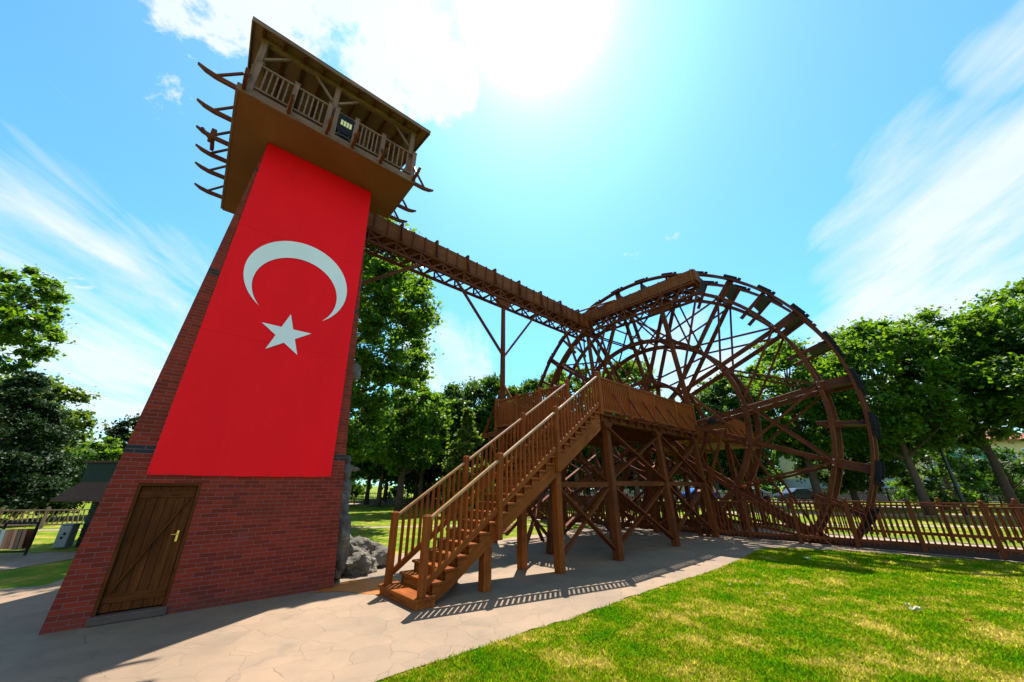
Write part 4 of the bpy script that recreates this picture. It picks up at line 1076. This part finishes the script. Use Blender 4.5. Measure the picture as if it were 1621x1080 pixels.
# long park railing along the street (dark metal pickets)
PF = thing('park_railing', 'long black metal picket railing along the street behind the trees', 'fence', None, (-18, 37.6, 0))
m = MB(); m.box((-.04, -.04, .01), (.04, .04, 1.15)); post = m.build('post', BLACK, PF)
m = MB(); m.box((.04, -.02, .16), (2.96, .02, .20)); rail0 = m.build('rail', BLACK, PF)
for k in range(1, 26): copy_part(rail0, (3 * k, 0, 0))
m = MB(); m.box((.04, -.02, .98), (2.96, .02, 1.02)); rail = m.build('rail', BLACK, PF)
m = MB()
for j in range(18): m.box((.15 + j * .16, -.012, .2), (.18 + j * .16, .012, 1.14))
pk = m.build('picket_panel', BLACK, PF)
for k in range(1, 26): copy_part(post, (3 * k, 0, 0)); copy_part(rail, (3 * k, 0, 0)); copy_part(pk, (3 * k, 0, 0))

# ------------------------------------------------------------------ rock work
def displaced(blobs, name, mat, parent, off, seed, sub=4, amp=.16):
    import bmesh
    from mathutils import noise as mn
    bm = bmesh.new()
    for (c, r) in blobs:
        ret = bmesh.ops.create_icosphere(bm, subdivisions=sub, radius=1.0)
        for v in ret['verts']:
            p = v.co.copy(); w = Vector((p.x * r[0] + c[0], p.y * r[1] + c[1], p.z * r[2] + c[2]))
            nz = mn.fractal(w * 2.1 + Vector((seed, 0, 0)), 0.9, 2.1, 5)
            ridg = abs(mn.noise(w * 3.3 + Vector((0, seed, 0))))
            k = 1 + amp * nz * 1.6 - ridg * amp * 1.7
            v.co = Vector((p.x * r[0] * k + c[0] - off[0], p.y * r[1] * k + c[1] - off[1], p.z * r[2] * k + c[2] - off[2]))
    me = bpy.data.meshes.new(name); bm.to_mesh(me); bm.free(); me.materials.append(mat)
    o = bpy.data.objects.new(name, me); COL.objects.link(o)
    if parent: o.parent = parent
    return o
RK = thing('rock_cascade', 'grey craggy artificial rock cascade climbing the right side of the brick tower', 'rock', TW, (3.6, 1.2, 0)); RKO = (3.6, 1.2, 0)
displaced([((3.50, .95, .55), (.30, .8, .75)), ((3.47, 1.0, 1.25), (.22, .55, .55)), ((3.52, .85, 1.55), (.17, .2, .35))], 'rock_face', ROCK, RK, RKO, 3)
displaced([((3.50, .72, 1.98), (.115, .12, .20)), ((3.50, .74, 2.22), (.075, .08, .10)), ((3.66, .74, 2.03), (.13, .06, .05)), ((3.50, .78, 1.7), (.14, .13, .14))], 'carved_figure', ROCK, RK, RKO, 9, 4, .13)
displaced([((3.40, 1.6, 4.38), (.34, .35, .27))], 'rock_ledge', ROCK, RK, RKO, 5)
displaced([((3.30, 1.5, 3.2), (.22, .5, .5)), ((3.35, 1.6, 2.75), (.2, .5, .4))], 'rock_ledge', ROCK, RK, RKO, 6)
BD = thing('boulder', 'low rough grey boulder between the tower and the foot of the stairs', 'boulder', TW, (4.1, 1.0, 0)); BDO = (4.1, 1.0, 0)
displaced([((4.05, 1.15, .15), (.52, .55, .45)), ((4.45, 1.5, .15), (.5, .5, .38)), ((3.85, 1.5, .2), (.4, .5, .44))], 'rock', ROCK, BD, BDO, 12, 5, .20)

# ------------------------------------------------------------------ trees
def leaf_cloud(name, centers, sizes, per, leaf, mat, parent, seed, flat=.62, droop=0.0, needle=False):
    rg = np.random.default_rng(seed); n = len(centers) * per
    C = np.repeat(np.array(centers, dtype=np.float64), per, 0); S = np.repeat(np.array(sizes), per)[:, None]
    g_ = rg.normal(size=(n, 3)); g_ /= np.linalg.norm(g_, axis=1)[:, None]; rr = np.abs(rg.normal(size=(n, 1))) * .62
    P = C + g_ * rr * S * np.array([1, 1, flat])
    nr = rg.normal(size=(n, 3)) * .75 + np.array([0, 0, .8]); nr /= np.linalg.norm(nr, axis=1)[:, None]
    a = rg.normal(size=(n, 3)); u = np.cross(nr, a); u /= np.linalg.norm(u, axis=1)[:, None]; v = np.cross(nr, u)
    L = leaf * (0.6 + .8 * rg.random((n, 1))); Wd = L * (.18 if needle else .62)
    V = np.stack([P - u * L * .5, P + v * Wd * .5 - nr * L * .08, P + u * L * .5, P - v * Wd * .5 - nr * L * .08], 1).reshape(-1, 3)
    me = bpy.data.meshes.new(name); me.vertices.add(n * 4); me.vertices.foreach_set('co', V.ravel().astype(np.float32))
    me.loops.add(n * 4); me.loops.foreach_set('vertex_index', np.arange(n * 4, dtype=np.int32))
    me.polygons.add(n); me.polygons.foreach_set('loop_start', np.arange(0, n * 4, 4, dtype=np.int32)); me.polygons.foreach_set('loop_total', np.full(n, 4, dtype=np.int32))
    me.materials.append(mat); me.update(); me.validate()
    o = bpy.data.objects.new(name, me); COL.objects.link(o)
    if parent: o.parent = parent
    return o
def tree(name, label, pos, H, rad, zc, rz_, nblob, per, leaf, mat, seed, tr=.18, group=None, clump=.30, lean=(0, 0), conic=False, needle=False, fork=1.0):
    rr = random.Random(seed); T = thing(name, label, 'tree', None, (pos[0], pos[1], 0), group)
    cs, ss = [], []
    for k in range(nblob):
        while True:
            d = Vector((rr.uniform(-1, 1), rr.uniform(-1, 1), rr.uniform(-1, 1)))
            if .25 < d.length < 1: break
        d = d * (d.length ** -.35) if d.length > .4 else d
        if conic:
            h = rr.random() ** 1.25; w = (1 - h) ** .8 * rr.uniform(.55, 1.0); a = rr.uniform(0, 6.283)
            c = Vector((math.cos(a) * w * rad, math.sin(a) * w * rad, zc - rz_ + 2 * rz_ * h)); sz = clump * rad * (1.15 - .7 * h) * rr.uniform(.7, 1.2)
        else:
            c = Vector((d.x * rad + lean[0] * d.z, d.y * rad + lean[1] * d.z, zc + d.z * rz_)); sz = clump * rad * rr.uniform(.55, 1.25)
        cs.append(tuple(c)); ss.append(sz)
    crown = leaf_cloud('crown', cs, ss, per, leaf, mat, T, seed + 1, needle=needle)
    m = MB(); top = zc + rz_ * (.7 if conic else .25)
    pts = [(0, 0, -.1)]; n = 6
    for k in range(1, n + 1):
        f = k / n; pts.append((rr.uniform(-.12, .12) * f * fork, rr.uniform(-.12, .12) * f * fork, top * f))
    m.tube(pts, [tr * 1.35, tr, tr * .88, tr * .76, tr * .6, tr * .42, tr * .2], 10)
    low_ = zc - rz_
    idx = sorted(range(nblob), key=lambda i: rr.random())[:min(nblob, 26)]
    for i in idx:
        c = Vector(cs[i]); h = min(max(low_ * .75, c.z - rr.uniform(.6, 1.8) * rad * .35), top * .95); st = Vector((0, 0, max(.35 * top, h)))
        mid = st.lerp(c, .5) + Vector((0, 0, rr.uniform(-.1, .15) * rad)); r0 = tr * .34
        m.tube([st, mid, c], [r0, r0 * .6, r0 * .18], 6, False)
    m.build('trunk', BARK, T, smooth=True)
    return T
tree('plane_tree', 'huge bright green plane tree rising directly behind the brick tower', (-9.1, 17.6), 17, 4.7, 9.3, 7.6, 330, 330, .24, LEAF_PLANE, 11, .42, clump=.16)
tree('plane_tree', 'plane tree with a slim trunk on the lawn right of the tower base', (-7.6, 26.6), 9, 3.0, 5.8, 3.4, 119, 224, 0.26, LEAF_PLANE, 12, .22, clump=.20)
tree('broadleaf_tree', 'rounded green tree in the gap between tower and aqueduct mast', (-4.3, 33), 11, 3.2, 6.3, 4.2, 119, 224, 0.30, LEAF_DARK, 13, .25, clump=.22)
tree('broadleaf_tree', 'tall leafy tree whose top shows left of the aqueduct mast', (-2.0, 34), 12, 3.5, 6.9, 4.4, 136, 224, 0.30, LEAF_DARK, 14, .25, clump=.22)
tree('broadleaf_tree', 'green tree behind the platform railing and the mast', (1.8, 34), 11, 3.0, 7.0, 4.0, 119, 224, 0.30, LEAF_DARK, 15, .22, clump=.22)
tree('conifer', 'feathery pale green conifer behind the stair handrails', (-2.9, 24), 7, 1.9, 3.4, 3.0, 90, 300, .22, LEAF_LIGHT, 16, .14, clump=.24, conic=True)
tree('broadleaf_tree', 'tree seen through the left spokes of the wheel', (6.0, 36), 13, 3.6, 8.3, 4.6, 136, 224, 0.32, LEAF_PLANE, 17, .25, clump=.22)
tree('broadleaf_tree', 'tree seen through the middle spokes above the platform railing', (11.5, 36), 14, 3.4, 9.0, 5.0, 136, 224, 0.32, LEAF_PLANE, 18, .25, clump=.22)
tree('broadleaf_tree', 'small tree seen low between the right spokes of the wheel', (17.5, 37), 8, 3.0, 5.2, 2.8, 102, 204, 0.32, LEAF_LIGHT, 19, .2, clump=.22)
tree('plane_tree', 'leafy plane tree behind the upper right quarter of the wheel', (23.4, 30), 14, 4.1, 8.4, 5.0, 187, 244, 0.30, LEAF_PLANE, 20, .28, clump=.20)
tree('plane_tree', 'large plane tree just right of the wheel rim', (25.6, 24.5), 13, 3.8, 8.0, 4.7, 204, 258, 0.26, LEAF_PLANE, 21, .22, clump=.20)
tree('plane_tree', 'large plane tree between the wheel and the right picture edge', (30.4, 24), 14, 3.8, 8.8, 4.7, 204, 258, 0.26, LEAF_PLANE, 22, .22, clump=.20)
tree('plane_tree', 'tallest plane tree at the right edge of the picture', (31.6, 19.6), 14, 4.1, 8.6, 4.7, 204, 258, 0.25, LEAF_PLANE, 23, .25, clump=.20)
tree('plane_tree', 'plane tree behind the wheel over the parked cars', (19.2, 33), 12, 3.4, 7.2, 4.0, 136, 224, 0.30, LEAF_DARK, 24, .22, clump=.20)
tree('park_tree', 'dark broad tree standing in front of the yellow part of the house', (29.2, 33.5), 10, 4.0, 5.6, 4.6, 120, 260, .32, LEAF_DARK, 25, .22, clump=.24)
tree('weeping_conifer', 'low drooping grey-green conifer before the teal wall of the house', (40.5, 31.5), 6, 2.6, 2.7, 2.5, 60, 130, .26, LEAF_DARK, 26, .14, clump=.3)
tree('weeping_conifer', 'drooping conifer at the right edge before the yellow upper storey', (46.5, 31.0), 6, 3.0, 2.9, 2.6, 60, 150, .26, LEAF_LIGHT, 35, .14, clump=.3)
tree('weeping_conifer', 'thin drooping conifer beside the street lamp post', (33.5, 30.5), 6, 2.2, 3.0, 2.7, 46, 120, .26, LEAF_DARK, 36, .12, clump=.32)
tree('park_tree', 'dark tree seen low through the wheel centre before the low pale house', (13.5, 39.0), 9, 3.8, 4.8, 3.8, 100, 240, .36, LEAF_DARK, 27, .2, clump=.26)
tree('park_tree', 'dark tree seen beneath the platform deck', (7.6, 38.8), 9, 3.6, 5.0, 3.6, 100, 240, .36, LEAF_DARK, 28, .2, clump=.26)
tree('park_tree', 'dark tree seen through the lower right part of the wheel', (22.0, 38.5), 9, 3.6, 5.2, 4.0, 100, 240, .36, LEAF_DARK, 29, .2, clump=.26)
# left side
tree('broadleaf_tree', 'leafy branch-heavy tree reaching in at the upper left edge', (-22.3, 14.0), 11, 2.1, 8.4, 2.5, 119, 224, 0.19, LEAF_PLANE, 30, .22, clump=.20)
tree('broadleaf_tree', 'yellow green tree behind the dark pine at the left edge', (-29.0, 21), 8, 3.2, 5.0, 2.8, 119, 224, 0.25, LEAF_LIGHT, 31, .2, clump=.22)
tree('pine_tree', 'dark spreading pine tree on the left lawn', (-25.4, 18.4), 7.5, 4.0, 3.9, 3.3, 230, 520, .16, LEAF_PINE, 32, .26, clump=.16, conic=True)
tree('pine_tree', 'smaller dark pine right of the big pine near the kiosk', (-24.6, 25), 6, 2.2, 3.6, 2.6, 90, 420, .18, LEAF_PINE, 33, .2, clump=.2)
tree('broadleaf_tree', 'small round tree behind the kiosk roof', (-23.2, 23.5), 5, 1.7, 3.6, 1.5, 68, 204, 0.19, LEAF_PLANE, 34, .12, clump=.22)
# park rows in the distance: distinct trunks, one label per pair of neighbours that nothing tells apart
rr = random.Random(5)
rowspec = [(-17, 33), (-14, 38), (-11.5, 34), (-9.8, 40), (-8.4, 36), (-6.4, 42), (-4.9, 38), (-3.3, 43), (-1.2, 40), (.8, 44), (3.2, 41), (-20, 42), (-7.4, 46), (-12.8, 44), (-10.8, 47), (-5.4, 48), (-2.2, 47), (1.8, 48), (-15.5, 48), (-9.2, 51), (-.5, 52)]
protos = []
for i, (x, y) in enumerate(rowspec):
    if i < 3: t_ = tree('park_tree', 'dark trunked tree in the shaded park rows behind the lawn', (x, y), 9, 3.2, 5.6, 3.3, 90, 260, .33, LEAF_DARK, 50 + i, .19, 'trees in the park rows', clump=.25); protos.append(t_)
    else:
        src = protos[i % 3]; c = src.copy(); COL.objects.link(c); c.location = (x, y, 0); c.rotation_euler = (0, 0, rr.uniform(0, 6.28)); sc = rr.uniform(.85, 1.15); c.scale = (sc, sc, sc)
        for chd in list(src.children):
            d = chd.copy(); COL.objects.link(d); d.parent = c
rowR = [(-46, 42), (-50, 52), (-42, 50), (-36, 46), (-31, 52)]
for i, (x, y) in enumerate(rowR):
    src = protos[i % 3]; c = src.copy(); COL.objects.link(c); c.location = (x, y, 0); c.rotation_euler = (0, 0, i * 1.3); c.scale = (.75, .75, .62); c['label'] = 'small distant tree on the far left lawn'; c['group'] = 'small trees beyond the left lawn'
    for chd in list(src.children):
        d = chd.copy(); COL.objects.link(d); d.parent = c
# far belt of woodland
cs, ss = [], []
for k in range(760):
    x = rr.uniform(-120, 120); y = 60 + rr.uniform(0, 16) + abs(x) * .05 - (11 if x < -4 else 0); h = rr.uniform(.4, 8.0)
    cs.append((x, y, h)); ss.append(rr.uniform(1.6, 3.0))
o = leaf_cloud('distant_woods', cs, ss, 190, .8, LEAF_DARK, None, 77); o['kind'] = 'stuff'; o['label'] = 'dark belt of distant woodland closing the park horizon'; o['category'] = 'woodland'
# shrubs near the house
def shrub(label, pos, r, h, mat, seed):
    T = thing('shrub', label, 'shrub', None, (pos[0], pos[1], 0)); rr = random.Random(seed); cs, ss = [], []
    for k in range(30): a = rr.uniform(0, 6.28); q_ = rr.random() ** .5 * r; cs.append((math.cos(a) * q_, math.sin(a) * q_, rr.uniform(.3, h))); ss.append(r * .35)
    leaf_cloud('foliage', cs, ss, 200, .24, mat, T, seed); m = MB(); m.tube([(0, 0, -.05), (.05, 0, h * .4), (0, .05, h * .8)], [.08, .06, .03], 7); m.build('stem', BARK, T)
shrub('round bright green shrub behind the railing right of the wheel', (38.6, 36.2), 2.3, 2.9, LEAF_PLANE, 81)
shrub('dark wide shrub further right along the railing', (44.5, 36.0), 2.6, 2.7, LEAF_DARK, 82)
tree('slender_tree', 'slender leaning dark-barked tree before the green house', (37.0, 33), 10, 2.0, 7.0, 2.6, 36, 240, .30, LEAF_DARK, 83, .16, clump=.4)

# ------------------------------------------------------------------ lawn blades
def lawn_blades():
    rg = np.random.default_rng(4)
    poly = np.array(LAWN_EDGE + [(20, -4), (-3.4, -4)])
    def inside(x, y, P):
        ins = np.zeros(len(x), bool); j = len(P) - 1
        for i in range(len(P)):
            xi, yi = P[i]; xj, yj = P[j]
            c = ((yi > y) != (yj > y)) & (x < (xj - xi) * (y - yi) / (yj - yi + 1e-12) + xi); ins ^= c; j = i
        return ins
    n = 700000
    # denser near the camera
    d = 3.0 + 13.5 * rg.random(n) ** 1.35; a = rg.uniform(R(-35), R(62), n)
    x = d * np.sin(a); y = d * np.cos(a)
    jx = x + rg.normal(0, .05, n); k = inside(jx, y, poly) & (y > 2.6)
    x, y, d = jx[k], y[k], d[k]; n = len(x)
    th = rg.uniform(0, 2 * np.pi, n); L = rg.uniform(.012, .042, n) * np.where(rg.random(n) < .03, 1.8, 1) * (1 + .25 * np.sin(x * 2.1) * np.cos(y * 1.7)); w = .0035 + .0011 * d
    lean = rg.normal(0, .55, (n, 2))
    B = np.stack([x, y, np.zeros(n)], 1); u = np.stack([np.cos(th), np.sin(th), np.zeros(n)], 1) * w[:, None]
    tip = B + np.stack([lean[:, 0] * L, lean[:, 1] * L, L], 1)
    V = np.stack([B - u, B + u, tip], 1).reshape(-1, 3)
    me = bpy.data.meshes.new('lawn_grass'); me.vertices.add(n * 3); me.vertices.foreach_set('co', V.ravel().astype(np.float32))
    me.loops.add(n * 3); me.loops.foreach_set('vertex_index', np.arange(n * 3, dtype=np.int32))
    me.polygons.add(n); me.polygons.foreach_set('loop_start', np.arange(0, n * 3, 3, dtype=np.int32)); me.polygons.foreach_set('loop_total', np.full(n, 3, dtype=np.int32))
    me.materials.append(BLADES); me.update(); me.validate()
    o = bpy.data.objects.new('lawn_grass', me); COL.objects.link(o); o['kind'] = 'stuff'; o['label'] = 'short sunlit lawn grass with straw coloured dry patches'; o['category'] = 'grass'
lawn_blades()

# fallen leaves on the lawn
LEAFPALE = plain('dry_pale_leaf', (.52, .50, .36), 0.7, 0, 0.25, 20)
LEAFRED = plain('dry_red_leaf', (.32, .09, .03), 0.7, 0, 0.3, 20)
def fallen(label, x, y, s, mat, seed, group='pale fallen leaves on the lawn'):
    rr = random.Random(seed); m = MB(); n = 12; ring_ = []
    for k in range(n):
        a = 6.283 * k / n; r_ = s * (1.0 if k % 2 == 0 else .55) * rr.uniform(.8, 1.15); ring_.append((x + r_ * math.cos(a), y + r_ * math.sin(a) * .7, .035 + abs(math.sin(a * 1.5 + seed)) * s * .5))
    for k in range(n): m.poly([(x, y, .03), ring_[k], ring_[(k + 1) % n]])
    o = m.build('fallen_leaf', mat, None, (x, y, 0)); o.location = (x, y, 0); o['label'] = label; o['category'] = 'leaf'
    if group: o['group'] = group
fallen('large curled pale green leaf lying on the right part of the lawn', 5.80, 6.26, .10, LEAFPALE, 1, None)
for i, (x, y, s) in enumerate([(3.94, 7.7, .035), (4.47, 7.74, .04), (4.25, 7.13, .03), (4.32, 6.84, .035), (5.35, 8.16, .03), (5.95, 6.52, .045), (7.22, 10.18, .09)]):
    fallen('small pale dry leaf lying on the lawn', x, y, s, LEAFPALE, 3 + i)
fallen('small reddish brown leaf on the lawn below the large curled leaf', 6.07, 5.83, .045, LEAFRED, 20, None)

# ------------------------------------------------------------------ left side furniture
KX, KY = -12.9, 12.15
kio = thing('kiosk', 'small dark green boarded kiosk with a brown two-tier roof left of the tower', 'kiosk', None, (KX, KY, 0)); kio.rotation_euler = (0, 0, R(-8))
m = MB()
for k in range(11): m.box((0, -.01 * (k % 2), .02 + k * .128), (2.1, 1.9, .02 + (k + 1) * .128 - .006))
m.build('wall', GREENBOARD, kio, bevel=.004)
m = MB(); m.poly([(-.72, -.55, 1.32), (2.75, -.55, 1.32), (2.5, -.22, 1.80), (-.42, -.22, 1.80)]); m.poly([(-.72, 2.4, 1.32), (-.72, -.55, 1.32), (-.42, -.22, 1.80), (-.42, 2.1, 1.80)]); m.poly([(2.75, -.55, 1.32), (2.75, 2.4, 1.32), (2.5, 2.1, 1.80), (2.5, -.22, 1.80)])
m.box((-.72, -.56, 1.26), (2.75, -.52, 1.32)); m.box((-.72, -.52, 1.26), (-.68, 2.4, 1.32)); m.poly([(-.68, -.52, 1.27), (-.68, 2.4, 1.27), (2.75, 2.4, 1.27), (2.75, -.52, 1.27)])
m.build('lower_roof', KROOF, kio)
m = MB(); m.box((-.42, -.22, 1.78), (2.5, 2.1, 2.36)); m.build('upper_wall', GREENBOARD, kio)
m = MB(); m.box((-.50, -.30, 2.362), (2.6, 2.2, 2.42)); m.build('upper_roof', KROOF, kio)
cb = thing('utility_cabinet', 'grey-blue metal utility cabinet standing on the grass beside the kiosk', 'cabinet', None, (-13.12, 12.0, 0)); cb.rotation_euler = (0, 0, R(12))
m = MB(); m.box((-.14, -.14, .03), (.16, .14, .62)); m.build('body', CABINET, cb, bevel=.02)
m = MB(); m.box((-.16, -.16, .622), (.18, .16, .65)); m.build('lid', CABINET, cb, bevel=.01)
m = MB(); m.box((.02, -.155, .36), (.07, -.141, .43)); m.box((-.02, -.155, .26), (.03, -.141, .32)); m.build('lock', BLACK, cb)
BIN = thing('litter_bin', 'litter bin with coloured wooden slats hung in a black tube frame on the left path', 'litter bin', None, (-13.05, 10.75, 0)); BIN.rotation_euler = (0, 0, R(10))
m = MB()
for x in (-.36, .36): m.tube([(x, 0, .01), (x, 0, .78)], .028, 8)
m.tube([(-.36, 0, .77), (.36, 0, .77)], .028, 8); m.tube([(-.36, 0, .10), (.36, 0, .10)], .02, 8); m.build('frame', BLACK, BIN)
cols = [(.10, .16, .15), (.30, .42, .40), (.28, .15, .09), (.20, .09, .05), (.32, .18, .11), (.10, .07, .05), (.16, .10, .07)]
for k, c in enumerate(cols):
    m = MB(); m.beam((-.27 + k * .09, -.10 - .03 * math.sin(math.pi * (k + .5) / 7), .18), (-.27 + k * .09, -.16 - .03 * math.sin(math.pi * (k + .5) / 7), .64), .082, .018, up=(0, 1, 0)); m.build('slat', plain('slat_paint', c, .5, 0, .2, 8), BIN)
m = MB(); m.box((-.3, -.08, .17), (.3, .14, .19)); m.box((-.3, .12, .19), (.3, .14, .62)); m.build('basket', W_FENCE, BIN)

# ------------------------------------------------------------------ buildings, cars, lamp
YEL = plain('yellow_render', (.46, .42, .22), 0.85, 0, .12, 1.5); TEAL = plain('teal_render', (.035, .27, .20), .8, 0, .12, 1.5); GREYB = plain('grey_blue_render', (.20, .26, .34), .85, 0, .12, 1.5)
GLASS = plain('window_glass', (.03, .045, .06), .12, 0, .2, 1)
def tile_mat():
    m, nt, b = mat_new('red_roof_tiles'); tc = nd(nt, 'ShaderNodeTexCoord').outputs['Object']
    w = nd(nt, 'ShaderNodeTexWave', bands_direction='X'); w.inputs['Scale'].default_value = 3.0; w.inputs['Distortion'].default_value = 1.0; nt.links.new(tc, w.inputs['Vector'])
    c = mixc(nt, w.outputs['Fac'], (.20, .05, .025), (.32, .10, .05)); c = mixc(nt, mth(nt, 'MULTIPLY', noise(nt, tc, 2.5, 5), .5), c, (.22, .08, .05))
    nt.links.new(c, b.inputs['Base Color']); b.inputs['Roughness'].default_value = .85; bump(nt, b, w.outputs['Fac'], .6, .05); return m
TILES = tile_mat()
def window(par, x, z, w, h, y, mull=1):
    m = MB(); m.box((x, y - .06, z), (x + w, y + .0, z + .07)); m.box((x, y - .06, z + h - .07), (x + w, y, z + h)); m.box((x, y - .06, z + .07), (x + .07, y, z + h - .07)); m.box((x + w - .07, y - .06, z + .07), (x + w, y, z + h - .07))
    for k in range(mull): xm = x + w * (k + 1) / (mull + 1); m.box((xm - .03, y - .055, z + .07), (xm + .03, y, z + h - .07))
    wo_ = m.build('window', WHITEPAINT, par)
    m = MB(); m.box((x + .07, y - .02, z + .07), (x + w - .07, y - .005, z + h - .07)); m.build('pane', GLASS, wo_)
def house(name, label, x0, x1, y, depth, ht, cols_, roofz, wins, ov=.8):
    T = thing(name, label, 'house', None, (x0, y, 0)); L = x1 - x0
    for (a, c, z0, z1, mt) in cols_: m = MB(); m.box((a, .0, z0), (c, depth, z1)); m.build('wall', mt, T)
    m = MB(); e = [(-ov, -ov, ht), (L + ov, -ov, ht), (L + ov, depth + ov, ht), (-ov, depth + ov, ht)]; r0, r1 = (depth * .5, depth * .5, ht + roofz), (L - depth * .5, depth * .5, ht + roofz)
    m.poly([e[0], e[1], r1, r0]); m.poly([e[1], e[2], r1]); m.poly([e[2], e[3], r0, r1]); m.poly([e[3], e[0], r0]); m.poly([(p[0], p[1], p[2] - .02) for p in e[::-1]])
    m.box((-ov, -ov - .04, ht - .18), (L + ov, -ov, ht + .02)); m.build('roof', TILES, T)
    for wd in wins: window(T, *wd)
    return T
house('apartment_house', 'yellow, blue-grey and teal house with a red tiled hip roof at the right edge', 43.5, 72, 50, 12, 7.4,
      [(0, 14.2, 0, 2.6, GREYB), (0, 14.2, 2.61, 7.3, YEL), (14.21, 20.2, 0, 7.3, TEAL), (20.21, 28.5, 0, 2.6, GREYB), (20.21, 28.5, 2.61, 7.3, YEL)], 3.6,
      [(1.2, 3.2, 2.2, 1.5, 0.0), (5.6, 3.0, 3.4, 1.7, 0.0, 2), (10.6, 3.2, 2.2, 1.5, 0), (15.6, 4.4, 2.6, 1.8, 0, 2), (21, 4.6, 2.2, 1.7, 0, 2), (24.2, 4.6, 2.6, 1.7, 0, 2), (15.6, 1.0, 2.6, 1.6, 0), (21.4, .9, 3.0, 1.4, 0, 2), (1.0, .8, 2.4, 1.2, 0), (6, .8, 3.0, 1.2, 0, 2)])
house('low_house', 'long low pale house with red roof behind the parked cars', -2, 34, 54, 9, 3.4, [(0, 36, 0, 3.3, plain('pale_render', (.42, .36, .30), .85, 0, .1, 1.5))], 2.0,
      [(2 + 4 * k, 1.0, 1.8, 1.3, 0.0) for k in range(8)])
wl_ = thing('street_wall', 'low brownish garden wall in front of the yellow house', 'wall', None, (34, 48.6, 0))
m = MB(); m.box((0, 0, 0), (42, .3, 1.3)); m.build('masonry', plain('rough_masonry', (.20, .15, .13), .9, 0, .4, 2.5, .5), wl_)
m = MB(); m.box((-.03, -.05, 1.301), (42.03, .35, 1.38)); m.build('coping', CONC, wl_)
def car(label, x, y, rot, paint):
    T = thing('parked_car', label, 'car', None, (x, y, 0.006)); T.rotation_euler = (0, 0, rot)
    P = plain('car_paint', paint, .25, .3, .05)
    prof = [(-2.1, .35), (-2.12, .62), (-2.0, .86), (-1.35, .95), (-1.0, 1.0), (-.45, 1.40), (.75, 1.44), (1.45, 1.08), (2.02, .98), (2.1, .6), (2.08, .35)]
    m = MB(); m.prism(prof, 1, -.82, .82); body = m.build('body', P, T, bevel=.06)
    m = MB(); m.prism([(-.85, 1.01), (-.40, 1.34), (.12, 1.37), (.12, 1.01)], 1, -.835, .835); m.prism([(.2, 1.01), (.2, 1.37), (.70, 1.38), (1.2, 1.05)], 1, -.835, .835); m.build('side_glass', GLASS, T)
    for wx in (-1.32, 1.3):
        for sy in (-.80, .80):
            m = MB(); m.tube([(wx, sy - .11, .32), (wx, sy + .11, .32)], .32, 20); w_ = m.build('wheel', BLACK, T, bevel=.02)
            m = MB(); m.tube([(wx, sy + (.113 if sy > 0 else -.113), .32), (wx, sy + (.125 if sy > 0 else -.125), .32)], .19, 14); m.build('rim', DARKSTEEL, w_)
    for sy in (-.6, .6):
        m = MB(); m.box((-2.13, sy - .16, .64), (-2.06, sy + .16, .76)); m.build('headlight', LENS, T)
car('blue parked car seen under the wheel spokes', 20.5, 43.6, R(2), (.02, .09, .40))
car('silver grey parked car seen between the lower right spokes', 26.5, 43.8, R(-1), (.25, .28, .32))
car('dark grey parked car just left of the wheel rim', 31.6, 43.6, R(2), (.06, .07, .09))
car('white parked car seen beneath the platform', 9.2, 43.7, R(1), (.6, .6, .6))
car('pale grey parked car seen beneath the stairs end of the platform', 3.0, 43.6, R(0), (.4, .42, .45))
lp = thing('street_lamp', 'dark tall street lamp post among the right hand trees', 'street lamp', None, (27.6, 24.2, 0))
m = MB(); m.tube([(0, 0, 0), (0, 0, .5), (0, 0, 5.4)], [.13, .10, .07], 12); m.build('pole', DARKSTEEL, lp)
m = MB(); m.tube([(0, 0, 5.4), (.1, 0, 5.7), (.6, 0, 5.9)], [.05, .05, .04], 8); m.build('arm', DARKSTEEL, lp)
m = MB(); m.box((.5, -.12, 5.84), (1.1, .12, 5.94)); m.build('lamp_head', DARKSTEEL, lp, bevel=.02)

for o in bpy.data.objects:
    if o.type == 'MESH' and o.parent is None and 'kind' not in o.keys() and 'label' not in o.keys(): print('UNLABELLED', o.name)
scene.cycles.max_bounces = 8
scene.cycles.transparent_max_bounces = 4
